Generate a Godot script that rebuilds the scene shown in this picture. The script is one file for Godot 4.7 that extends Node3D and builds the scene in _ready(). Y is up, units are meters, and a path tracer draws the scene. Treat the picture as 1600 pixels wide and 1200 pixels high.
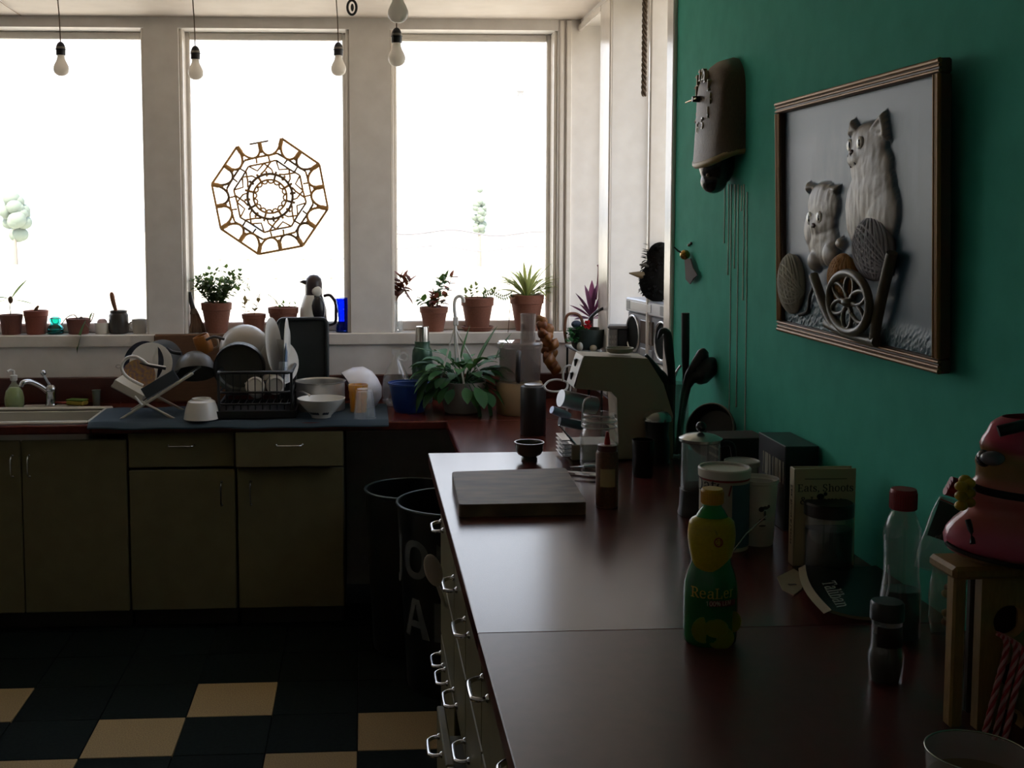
extends Node3D
# Old kitchen: bright windows over a sink counter, a raised counter along a green wall.
# World: window wall inner face z = 0, green wall x = XR, floor y = 0, metres.

const F := 1848.34
const CX := 673.74
const CY := 489.5
const XR := 1.03
const SILL := 1.222
const HS := 0.905
const HU := 1.06
const CEIL := 2.70
var cam_o := Vector3(0, 1.767, 5.6272)
var cr := Vector3.RIGHT
var cu := Vector3.UP
var cf := Vector3.FORWARD
var names := {}
var mats := {}
var rng := RandomNumberGenerator.new()

# ---------------------------------------------------------------- placing
func set_view() -> void:
	var yaw := 0.057
	var pitch := 0.08
	var roll := -0.0022
	cf = Vector3(sin(yaw) * cos(pitch), -sin(pitch), -cos(yaw) * cos(pitch))
	var r0 := Vector3(cos(yaw), 0, sin(yaw))
	var u0 := r0.cross(cf)
	cr = r0 * cos(roll) + u0 * sin(roll)
	cu = u0 * cos(roll) - r0 * sin(roll)

func ray(px: float, py: float) -> Vector3:
	return (cr * (px - CX) - cu * (py - CY)) / F + cf

func on_y(px: float, py: float, h: float) -> Vector3:
	var v := ray(px, py)
	return cam_o + v * ((h - cam_o.y) / v.y)

func on_z(px: float, py: float, z: float) -> Vector3:
	var v := ray(px, py)
	return cam_o + v * ((z - cam_o.z) / v.z)

func on_x(px: float, py: float, x: float) -> Vector3:
	var v := ray(px, py)
	return cam_o + v * ((x - cam_o.x) / v.x)

func mpp(p: Vector3) -> float:   # metres per picture unit at a point
	return (p - cam_o).dot(cf) / F

# ---------------------------------------------------------------- mesh builder
class MB:
	var st := SurfaceTool.new()
	var x := Transform3D.IDENTITY
	var g := 1
	var n := 0
	var col := Color.WHITE
	func _init() -> void:
		st.begin(Mesh.PRIMITIVE_TRIANGLES)
	func v(p: Vector3) -> void:
		st.set_color(col)
		st.add_vertex(x * p)
		n += 1
	func flat() -> void:
		st.set_smooth_group(-1)
	func smooth() -> void:
		g += 1
		st.set_smooth_group(g)
	func tri(a: Vector3, b: Vector3, c: Vector3) -> void:
		v(a); v(c); v(b)
	func quad(a: Vector3, b: Vector3, c: Vector3, d: Vector3) -> void:
		tri(a, b, c); tri(a, c, d)
	func quad_out(a: Vector3, b: Vector3, c: Vector3, d: Vector3, from: Vector3) -> void:
		if (c - a).cross(d - b).dot((a + b + c + d) * 0.25 - from) > 0.0:
			quad(a, b, c, d)
		else:
			quad(d, c, b, a)
	func box(c: Vector3, s: Vector3, b := 0.0) -> MB:
		flat()
		var h := s * 0.5
		b = minf(b, minf(h.x, minf(h.y, h.z)) * 0.98)
		for ax in 3:
			var a1 := (ax + 1) % 3
			var a2 := (ax + 2) % 3
			for sg in [-1.0, 1.0]:
				var q := []
				for k in [[-1, -1], [1, -1], [1, 1], [-1, 1]]:
					var p := Vector3.ZERO
					p[ax] = sg * h[ax]
					p[a1] = k[0] * (h[a1] - b)
					p[a2] = k[1] * (h[a2] - b)
					q.append(c + p)
				quad_out(q[0], q[1], q[2], q[3], c)
		if b > 0.0:
			for ax in 3:
				var a1 := (ax + 1) % 3
				var a2 := (ax + 2) % 3
				for s1 in [-1.0, 1.0]:
					for s2 in [-1.0, 1.0]:
						var q := []
						for k in [[-1.0, 0], [1.0, 0], [1.0, 1], [-1.0, 1]]:
							var p := Vector3.ZERO
							p[ax] = k[0] * (h[ax] - b)
							p[a1] = s1 * (h[a1] - (b if k[1] else 0.0))
							p[a2] = s2 * (h[a2] - (0.0 if k[1] else b))
							q.append(c + p)
						quad_out(q[0], q[1], q[2], q[3], c)
			for s1 in [-1.0, 1.0]:
				for s2 in [-1.0, 1.0]:
					for s3 in [-1.0, 1.0]:
						var sv := Vector3(s1, s2, s3)
						var e := [sv * (h - Vector3(0, b, b)), sv * (h - Vector3(b, 0, b)), sv * (h - Vector3(b, b, 0))]
						if s1 * s2 * s3 > 0:
							tri(c + e[0], c + e[1], c + e[2])
						else:
							tri(c + e[2], c + e[1], c + e[0])
		return self
	# profile of (radius, height) listed from the outside bottom upwards
	func lathe(pr: Array, seg := 24, c := Vector3.ZERO, oval := 1.0, w0 := 0.0, w1 := TAU) -> MB:
		smooth()
		for i in pr.size() - 1:
			if i > 0:
				var d0: Vector2 = (pr[i] - pr[i - 1]).normalized()
				var d1: Vector2 = (pr[i + 1] - pr[i]).normalized()
				if d0.dot(d1) < 0.8:
					smooth()
			var a: Vector2 = pr[i]
			var b: Vector2 = pr[i + 1]
			for k in seg:
				var t0 := lerpf(w0, w1, float(k) / seg)
				var t1 := lerpf(w0, w1, float(k + 1) / seg)
				var e0 := Vector3(cos(t0), 0, -sin(t0) * oval)
				var e1 := Vector3(cos(t1), 0, -sin(t1) * oval)
				var a0 := c + e0 * a.x + Vector3(0, a.y, 0)
				var a1 := c + e1 * a.x + Vector3(0, a.y, 0)
				var b0 := c + e0 * b.x + Vector3(0, b.y, 0)
				var b1 := c + e1 * b.x + Vector3(0, b.y, 0)
				if a.x > 1e-6:
					tri(a0, a1, b1)
				if b.x > 1e-6:
					tri(a0, b1, b0)
		return self
	func tube(p: Array, r, sides := 8, closed := false, flatten := 1.0) -> MB:
		smooth()
		var m := p.size()
		var rings := []
		var up := Vector3.ZERO
		for i in m:
			var t: Vector3
			if closed:
				t = (p[(i + 1) % m] - p[(i - 1 + m) % m]).normalized()
			else:
				t = (p[mini(i + 1, m - 1)] - p[maxi(i - 1, 0)]).normalized()
			if up == Vector3.ZERO:
				up = Vector3.UP if absf(t.y) < 0.9 else Vector3.BACK
			up = (up - t * up.dot(t)).normalized()
			var s := t.cross(up)
			var rr: float = r[i] if r is Array else r
			var ring := []
			for k in sides:
				var a := TAU * k / sides
				ring.append(p[i] + (up * cos(a) * flatten + s * sin(a)) * rr)
			rings.append(ring)
		for i in (m if closed else m - 1):
			var ra: Array = rings[i]
			var rb: Array = rings[(i + 1) % m]
			for k in sides:
				var k1 := (k + 1) % sides
				quad(ra[k], ra[k1], rb[k1], rb[k])
		if not closed:
			flat()
			for k in range(1, sides - 1):
				tri(rings[0][0], rings[0][k + 1], rings[0][k])
				tri(rings[m - 1][0], rings[m - 1][k], rings[m - 1][k + 1])
		return self
	func ball(c: Vector3, r: Vector3, seg := 16, rows := 10) -> MB:
		smooth()
		for i in rows:
			var u0 := PI * i / rows - PI / 2
			var u1 := PI * (i + 1) / rows - PI / 2
			for k in seg:
				var t0 := TAU * k / seg
				var t1 := TAU * (k + 1) / seg
				var a := c + r * Vector3(cos(u0) * cos(t0), sin(u0), -cos(u0) * sin(t0))
				var b := c + r * Vector3(cos(u0) * cos(t1), sin(u0), -cos(u0) * sin(t1))
				var d := c + r * Vector3(cos(u1) * cos(t1), sin(u1), -cos(u1) * sin(t1))
				var e := c + r * Vector3(cos(u1) * cos(t0), sin(u1), -cos(u1) * sin(t0))
				if i > 0:
					tri(a, b, d)
				if i < rows - 1:
					tri(a, d, e)
		return self
	# polygon in x,y pushed out from z0 to z1
	func prism(poly: PackedVector2Array, z0: float, z1: float) -> MB:
		flat()
		if Geometry2D.is_polygon_clockwise(poly):
			poly.reverse()
		var ix := Geometry2D.triangulate_polygon(poly)
		for i in range(0, ix.size(), 3):
			var a := poly[ix[i]]
			var b := poly[ix[i + 1]]
			var c := poly[ix[i + 2]]
			if (b - a).cross(c - a) < 0:
				var w := b
				b = c
				c = w
			tri(Vector3(a.x, a.y, z1), Vector3(b.x, b.y, z1), Vector3(c.x, c.y, z1))
			tri(Vector3(a.x, a.y, z0), Vector3(c.x, c.y, z0), Vector3(b.x, b.y, z0))
		var m := poly.size()
		for i in m:
			var a := poly[i]
			var b := poly[(i + 1) % m]
			quad(Vector3(a.x, a.y, z0), Vector3(b.x, b.y, z0), Vector3(b.x, b.y, z1), Vector3(a.x, a.y, z1))
		return self
	# one leaf: a folded, drooping blade with thickness of two faces
	func leaf(p: Vector3, d: Vector3, l: float, w: float, droop := 0.4, seg := 5, fat := 0.45, fold := 0.25) -> MB:
		smooth()
		d = d.normalized()
		var s := d.cross(Vector3.UP)
		s = Vector3.RIGHT if s.length() < 0.05 else s.normalized()
		var pp := p
		var prev := []
		for i in seg + 1:
			var t := float(i) / seg
			var wd := w * 0.5 * pow(sin(PI * pow(clampf(t, 0.02, 0.995), 0.7 if fat < 0.5 else 1.1)), 0.8)
			var up := s.cross(d).normalized()
			var row := [pp - s * wd + up * wd * fold, pp, pp + s * wd + up * wd * fold]
			if i > 0:
				for k in 2:
					quad(prev[k], prev[k + 1], row[k + 1], row[k])
			prev = row
			d = (d + Vector3.DOWN * droop / seg).normalized()
			pp += d * l / seg
		return self
	func sheet(nx: int, ny: int, fn: Callable) -> MB:
		smooth()
		for j in ny:
			for i in nx:
				var u0 := float(i) / nx
				var u1 := float(i + 1) / nx
				var v0 := float(j) / ny
				var v1 := float(j + 1) / ny
				quad(fn.call(u0, v0), fn.call(u1, v0), fn.call(u1, v1), fn.call(u0, v1))
		return self
	func mesh() -> ArrayMesh:
		st.generate_normals()
		return st.commit()

func V(a: float, b: float, c: float) -> Vector3:
	return Vector3(a, b, c)

# profile from a flat list r,h,r,h ... times u
func P(u: float, l: Array) -> Array:
	var out := []
	for i in range(0, l.size(), 2):
		out.append(Vector2(l[i], l[i + 1]) * u)
	return out

func arc(c: Vector3, a: Vector3, b: Vector3, t0: float, t1: float, m: int) -> Array:
	var out := []
	for i in m + 1:
		var t := lerpf(t0, t1, float(i) / m)
		out.append(c + a * cos(t) + b * sin(t))
	return out

func ring(c: Vector3, a: Vector3, b: Vector3, m := 24) -> Array:
	var out := arc(c, a, b, 0, TAU, m)
	out.pop_back()
	return out

func curve(pts: Array, m := 6) -> Array:
	var out := []
	for i in pts.size() - 1:
		var p0: Vector3 = pts[maxi(i - 1, 0)]
		var p1: Vector3 = pts[i]
		var p2: Vector3 = pts[i + 1]
		var p3: Vector3 = pts[mini(i + 2, pts.size() - 1)]
		for k in m:
			out.append(p1.cubic_interpolate(p2, p0, p3, float(k) / m))
	out.append(pts[-1])
	return out

# ---------------------------------------------------------------- naming
func numbered(s: String) -> String:
	var k: int = names.get(s, -1) + 1
	names[s] = k
	return s if k == 0 else "%s_%03d" % [s, k]

func obj(called: String, m, material: Material, parent: Node = self, at := Vector3.ZERO) -> MeshInstance3D:
	var o := MeshInstance3D.new()
	o.mesh = m.mesh() if m is MB else m
	o.material_override = material
	o.position = at
	o.name = numbered(called) if parent == self else called
	parent.add_child(o, true)
	return o

func tag(o: Node, label: String, category: String, group := "") -> Node:
	o.set_meta("label", label)
	o.set_meta("category", category)
	if group:
		o.set_meta("group", group)
	return o

func thing(called: String, label: String, category: String, at: Vector3, turn := 0.0, group := "") -> Node3D:
	var o := Node3D.new()
	o.name = numbered(called)
	add_child(o, true)
	o.position = at
	o.rotation.y = turn
	tag(o, label, category, group)
	return o

func struct(called: String, m, material: Material, parent: Node = self, at := Vector3.ZERO) -> MeshInstance3D:
	var o := obj(called, m, material, parent, at)
	if parent == self:
		o.set_meta("kind", "structure")
	return o

# ---------------------------------------------------------------- materials
func mt(c: Color, rough := 0.6, metal := 0.0, spec := 0.5) -> StandardMaterial3D:
	var key := "%s %s %s %s" % [c.to_html(), rough, metal, spec]
	if not mats.has(key):
		var m := StandardMaterial3D.new()
		m.albedo_color = c
		m.roughness = rough
		m.metallic = metal
		m.metallic_specular = spec
		mats[key] = m
	return mats[key]

func hx(s: String) -> Color:
	return Color.html(s)

func noise_tex(c1: Color, c2: Color, freq: float, seedn: int, oct := 4, size := 256, kind := FastNoiseLite.TYPE_SIMPLEX_SMOOTH) -> NoiseTexture2D:
	var nz := FastNoiseLite.new()
	nz.noise_type = kind
	nz.seed = seedn
	nz.frequency = freq
	nz.fractal_octaves = oct
	var t := NoiseTexture2D.new()
	t.width = size
	t.height = size
	t.seamless = true
	t.noise = nz
	var gr := Gradient.new()
	gr.set_color(0, c1)
	gr.set_color(1, c2)
	t.color_ramp = gr
	return t

# mottled material laid on in world space: two tones, size of one repeat in metres
func mott(c1: String, c2: String, rep: float, rough := 0.6, freq := 0.03, stretch := Vector3.ONE, relief := 0.0, spec := 0.5, rmap := 0.0) -> StandardMaterial3D:
	var key := "mott %s %s %s %s %s %s %s" % [c1, c2, rep, rough, freq, stretch, relief]
	if mats.has(key):
		return mats[key]
	var m := StandardMaterial3D.new()
	m.albedo_texture = noise_tex(hx(c1), hx(c2), freq, 7)
	m.uv1_triplanar = true
	m.uv1_world_triplanar = true
	m.uv1_scale = stretch / rep
	m.roughness = rough
	m.metallic_specular = spec
	if relief > 0.0:
		m.heightmap_enabled = true
		m.heightmap_texture = noise_tex(Color.BLACK, Color.WHITE, freq, 9)
		m.heightmap_scale = relief
	if rmap > 0.0:
		m.roughness_texture = noise_tex(Color(1 - rmap, 1 - rmap, 1 - rmap), Color.WHITE, freq * 0.5, 12)
	mats[key] = m
	return m

func glass(c: Color, a := 0.12, rough := 0.03) -> StandardMaterial3D:
	var key := "glass %s %s %s" % [c.to_html(), a, rough]
	if not mats.has(key):
		var m := StandardMaterial3D.new()
		m.albedo_color = Color(c.r, c.g, c.b, a)
		m.transparency = BaseMaterial3D.TRANSPARENCY_ALPHA
		m.roughness = rough
		m.cull_mode = BaseMaterial3D.CULL_DISABLED
		mats[key] = m
	return mats[key]

func leafmat(c: String, back := "") -> StandardMaterial3D:
	var key := "leaf " + c
	if not mats.has(key):
		var m := StandardMaterial3D.new()
		m.albedo_color = hx(c)
		m.roughness = 0.6
		m.metallic_specular = 0.35
		m.cull_mode = BaseMaterial3D.CULL_DISABLED
		m.backlight_enabled = true
		m.backlight = hx(back if back else c) * 0.6
		mats[key] = m
	return mats[key]

# solid coloured glass for things with two walls
func solid_glass(c: Color, rough := 0.02) -> StandardMaterial3D:
	var key := "solid %s %s" % [c.to_html(), rough]
	if not mats.has(key):
		var m := StandardMaterial3D.new()
		m.albedo_color = Color(c.r, c.g, c.b, 0.0)
		m.refraction_enabled = true
		m.refraction_scale = 0.05
		m.roughness = rough
		mats[key] = m
	return mats[key]

func proj(p: Vector3) -> Vector2:
	var q := p - cam_o
	return Vector2(CX + F * q.dot(cr) / q.dot(cf), CY - F * q.dot(cu) / q.dot(cf))

# shape of a hollow vessel: radius, height pairs outside, then back down inside with wall w
func vessel(u: float, l: Array, w: float, floor_t := 0.003) -> Array:
	var out := [Vector2(0, 0)]
	out.append_array(P(u, l))
	for i in range(l.size() - 2, -1, -2):
		var r: float = maxf(l[i] * u - w, 0.0005)
		out.append(Vector2(r, maxf(l[i + 1] * u, floor_t)))
	out.append(Vector2(0, floor_t))
	return out

# flat lettering, front towards +z
func words(called: String, s: String, size: float, material: Material, parent: Node, xf: Transform3D, depth := 0.0006, font := "Droid Sans", bend := 0.0) -> MeshInstance3D:
	var t := TextMesh.new()
	var f := SystemFont.new()
	f.font_names = PackedStringArray([font])
	if font == "Droid Sans Bold":
		f.font_names = PackedStringArray(["Droid Sans"])
		f.font_weight = 700
	t.font = f
	t.text = s
	t.font_size = 32
	t.pixel_size = size / 32.0
	t.depth = depth
	t.curve_step = 2.0
	var mesh: Mesh = t
	if bend > 0.0:
		var ar := t.get_mesh_arrays()
		var vs: PackedVector3Array = ar[Mesh.ARRAY_VERTEX]
		var ns: PackedVector3Array = ar[Mesh.ARRAY_NORMAL]
		for i in vs.size():
			var a := vs[i].x / bend
			var r := bend + vs[i].z
			vs[i] = Vector3(sin(a) * r, vs[i].y, cos(a) * r - bend)
			ns[i] = Vector3(ns[i].x * cos(a) + ns[i].z * sin(a), ns[i].y, -ns[i].x * sin(a) + ns[i].z * cos(a))
		ar[Mesh.ARRAY_VERTEX] = vs
		ar[Mesh.ARRAY_NORMAL] = ns
		ar[Mesh.ARRAY_TANGENT] = null
		var am := ArrayMesh.new()
		am.add_surface_from_arrays(Mesh.PRIMITIVE_TRIANGLES, ar)
		mesh = am
	var o := obj(called, mesh, material, parent)
	o.transform = xf
	return o

# ---------------------------------------------------------------- the scene
func _ready() -> void:
	rng.seed = 11
	set_view()
	var cam := Camera3D.new()
	cam.name = "camera"
	cam.transform = Transform3D(Basis(cr, cu, -cf), cam_o)
	cam.projection = Camera3D.PROJECTION_FRUSTUM
	cam.near = 0.05
	cam.far = 400.0
	cam.size = 1200.0 / F * cam.near
	cam.frustum_offset = Vector2((800.0 - CX) / F, -(600.0 - CY) / F) * cam.near
	add_child(cam)
	cam.current = true
	var env := Environment.new()
	env.background_mode = Environment.BG_SKY
	env.tonemap_mode = Environment.TONE_MAPPER_LINEAR
	env.tonemap_exposure = 1.8
	env.sdfgi_enabled = true
	env.ssao_enabled = true
	env.ssil_enabled = true
	var sm := ProceduralSkyMaterial.new()
	sm.sky_top_color = hx("b9cbe6")
	sm.sky_horizon_color = hx("fbfaf8")
	sm.ground_horizon_color = hx("e9e2d2")
	sm.ground_bottom_color = hx("b0a793")
	sm.sky_curve = 0.25
	sm.energy_multiplier = 2.4
	env.sky = Sky.new()
	env.sky.sky_material = sm
	var we := WorldEnvironment.new()
	we.name = "environment"
	we.environment = env
	add_child(we)
	var sun := DirectionalLight3D.new()
	sun.name = "sun"
	sun.rotation_degrees = Vector3(-58, -28, 0)
	sun.light_energy = 2.6
	sun.light_color = hx("fff3df")
	sun.light_angular_distance = 0.6
	sun.shadow_enabled = true
	sun.sky_mode = DirectionalLight3D.SKY_MODE_LIGHT_ONLY
	add_child(sun)
	build_room()
	build_outside()
	build_counters()
	build_sill_things()
	build_window_hangings()
	build_sink_things()
	build_dish_things()
	build_corner_things()
	build_recess_things()
	build_counter_things()
	build_near_things()
	build_wall_things()
	build_yard()

# ---------------------------------------------------------------- the room
func build_room() -> void:
	var cream := mott("ebe6e1", "e0dad4", 0.7, 0.42, 0.02)
	var gloss := mott("e8e1d9", "ded6cc", 0.5, 0.2, 0.02)
	var green := mott("49ae98", "41a18b", 0.9, 0.75, 0.03, Vector3.ONE, 0.02, 0.2)
	var tilemats := [mott("141d19", "0b100e", 0.35, 0.8, 0.06, Vector3.ONE, 0.0, 0.2), mott("161f1b", "0c1210", 0.3, 0.8, 0.06, Vector3.ONE, 0.0, 0.2)]
	var lightmats := [mott("a58d60", "7e6741", 0.16, 0.8, 0.09), mott("9a8356", "755f3b", 0.14, 0.8, 0.09)]
	var m := MB.new()
	m.box(V(-1.2, -0.06, 3.7), V(5.2, 0.1, 8.2))
	var fl := struct("floor", m, mt(hx("15181a"), 0.9))
	var T := 0.3048
	var tm := MB.new().box(V(0, 0, 0), V(T - 0.003, 0.012, T - 0.003), 0.0015).mesh()
	for i in range(-8, 4):
		for j in range(-3, 12):
			var c := V(-0.641 + T * (i + 0.5), -0.004, 1.203 + T * (j + 0.5))
			var lit := posmod(i + j, 3) == 0 and j >= 0
			obj("tile", tm, lightmats[(i * 5 + j * 3) & 1] if lit else tilemats[(i * 3 + j) & 1], fl, c)
	m = MB.new()
	m.box(V(-1.2, CEIL + 0.1, 3.65), V(5.2, 0.2, 8.1))
	struct("ceiling", m, mott("ebdfd4", "e0d3c7", 1.3, 0.6, 0.02))
	# the window wall: three tall openings
	var op := [[-1.79, -1.012], [-0.852, -0.062], [0.131, 0.925], [-2.76, -1.98]]
	m = MB.new()
	m.box(V(-1.2, 0.6, -0.11), V(5.3, 1.2, 0.22))
	m.box(V(-1.2, 2.71, -0.11), V(5.3, 0.12, 0.22))
	var xs := [-3.85, op[3][0], op[3][1], op[0][0], op[0][1], op[1][0], op[1][1], op[2][0], op[2][1], 1.45]
	for k in range(0, 10, 2):
		m.box(V((xs[k] + xs[k + 1]) / 2, 1.92, -0.11), V(xs[k + 1] - xs[k], 1.46, 0.22))
	struct("wall_front", m, cream)
	for k in 4:
		var x0: float = op[k][0]
		var x1: float = op[k][1]
		var w := struct("window_%d" % [1, 2, 3, 6][k], MB.new().box(V((x0 + x1) / 2, 1.211, -0.08), V(x1 - x0, 0.022, 0.19), 0.004), gloss)
		w.set_meta("label", ["cream framed tall window at the left, beside the sink", "cream framed tall middle window with a lace-like ornament", "cream framed tall window nearest to the room corner", "cream framed tall window further left along the window wall"][k])
		m = MB.new()
		var fw := 0.034
		m.box(V(x0 + fw / 2, 1.936, -0.15), V(fw, 1.43, 0.045), 0.006)
		m.box(V(x1 - fw / 2, 1.936, -0.15), V(fw, 1.43, 0.045), 0.006)
		m.box(V((x0 + x1) / 2, 2.633, -0.15), V(x1 - x0 - 2 * fw, 0.036, 0.045), 0.006)
		m.box(V((x0 + x1) / 2, 1.245, -0.15), V(x1 - x0 - 2 * fw, 0.046, 0.045), 0.006)
		m.box(V(x0 + 0.008, 1.936, -0.07), V(0.016, 1.43, 0.1), 0.004)
		m.box(V(x1 - 0.008, 1.936, -0.07), V(0.016, 1.43, 0.1), 0.004)
		struct("window_frame", m, gloss, w)
		struct("pane", MB.new().box(V((x0 + x1) / 2, 1.936, -0.155), V(x1 - x0 - 0.05, 1.4, 0.004)), glass(hx("f4f6f2"), 0.05), w)
	m = MB.new()
	m.box(V(-1.2, 1.196, 0.008), V(4.4, 0.056, 0.02), 0.004)
	struct("trim_1", m, gloss)
	m = MB.new()
	m.box(V(0.975, 1.96, 0.01), V(0.026, 1.47, 0.02), 0.004)
	m.box(V(0.942, 1.96, 0.006), V(0.02, 1.47, 0.012), 0.004)
	struct("trim_2", m, gloss)
	# right wall: two window bays, then the green wall
	m = MB.new()
	m.box(V(1.15, 1.35, 4.73), V(0.24, 2.72, 5.96))
	var wr := struct("wall_right", m, green)
	m = MB.new()
	m.box(V(1.16, 0.6, 0.875), V(0.26, 1.2, 1.75))
	m.box(V(1.16, 2.72, 0.875), V(0.26, 0.1, 1.75))
	m.box(V(1.135, 1.92, 0.6355), V(0.21, 1.5, 0.199))
	m.box(V(1.135, 1.92, 1.708), V(0.21, 1.5, 0.084))
	m.box(V(1.25, 1.92, 0.02), V(0.2, 1.5, 0.02))
	struct("wall_right", m, cream)
	m = MB.new()
	m.box(V(1.025, 1.7, 0.6355), V(0.014, 1.95, 0.199), 0.005)
	m.box(V(1.025, 1.7, 1.708), V(0.016, 1.95, 0.085), 0.005)
	m.box(V(1.024, 2.66, 0.27), V(0.012, 0.03, 0.53), 0.003)
	struct("trim_3", m, gloss)
	for k in 2:
		var z0: float = [0.01, 0.735][k]
		var z1: float = [0.536, 1.666][k]
		var zc := (z0 + z1) / 2
		var w := struct("window_%d" % (k + 4), MB.new().box(V(1.14, 1.211, zc), V(0.2, 0.022, z1 - z0), 0.003), gloss)
		w.set_meta("label", ["deep side window bay by the room corner with a purple plant", "deep side window bay beside the green wall with a silver radio"][k])
		m = MB.new()
		for z in [z0 + 0.016, z1 - 0.016]:
			m.box(V(1.215, 1.936, z), V(0.04, 1.43, 0.032), 0.005)
		m.box(V(1.215, 2.64, zc), V(0.04, 0.04, z1 - z0 - 0.064), 0.005)
		m.box(V(1.215, 1.245, zc), V(0.04, 0.046, z1 - z0 - 0.064), 0.005)
		if k == 1:
			m.box(V(1.118, 1.936, 1.215), V(0.1, 1.42, 0.03), 0.006)
		struct("window_frame", m, gloss, w)
		struct("pane", MB.new().box(V(1.22, 1.936, zc), V(0.004, 1.4, z1 - z0 - 0.05)), glass(hx("f4f6f2"), 0.05), w)
	m = MB.new().box(V(-3.7, 1.35, 3.7), V(0.2, 2.72, 8.0))
	struct("wall_left", m, cream)
	m = MB.new().box(V(-1.2, 1.35, 7.7), V(5.2, 2.72, 0.2))
	struct("wall_back", m, cream)

func build_outside() -> void:
	var m := MB.new()
	m.flat()
	m.box(V(0, -0.75, -130), V(420, 0.1, 259))
	var o := struct("ground", m, mott("dad3c3", "cbc3b1", 9.0, 0.95, 0.02))
	# pale hills along the horizon
	m = MB.new()
	m.sheet(60, 1, func(u, v): return V(-220 + 440 * u, -1.0 + v * (6.0 + 3.5 * sin(u * 9.0) + 2.0 * sin(u * 23.0)), -225 - 10 * v))
	m.sheet(60, 1, func(u, v): return V(-220 + 440 * u, -1.0 + (1 - v) * (6.0 + 3.5 * sin(u * 9.0) + 2.0 * sin(u * 23.0)), -235 - 14 * v))
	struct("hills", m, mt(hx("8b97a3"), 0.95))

# ---------------------------------------------------------------- counters and cabinets
func bar_handle(m: MB, a: Vector3, b: Vector3, out: Vector3, r := 0.004) -> void:
	var d := (b - a) * 0.18
	m.tube(curve([a, a + out * 0.6, a + out + d * 0.5, a + out * 1.12 + d, (a + b) / 2 + out * 1.15, b + out * 1.12 - d, b + out - d * 0.5, b + out * 0.6, b], 4), r, 8)
	m.ball(a, V(r, r, r) * 1.7, 8, 6)
	m.ball(b, V(r, r, r) * 1.7, 8, 6)

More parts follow.
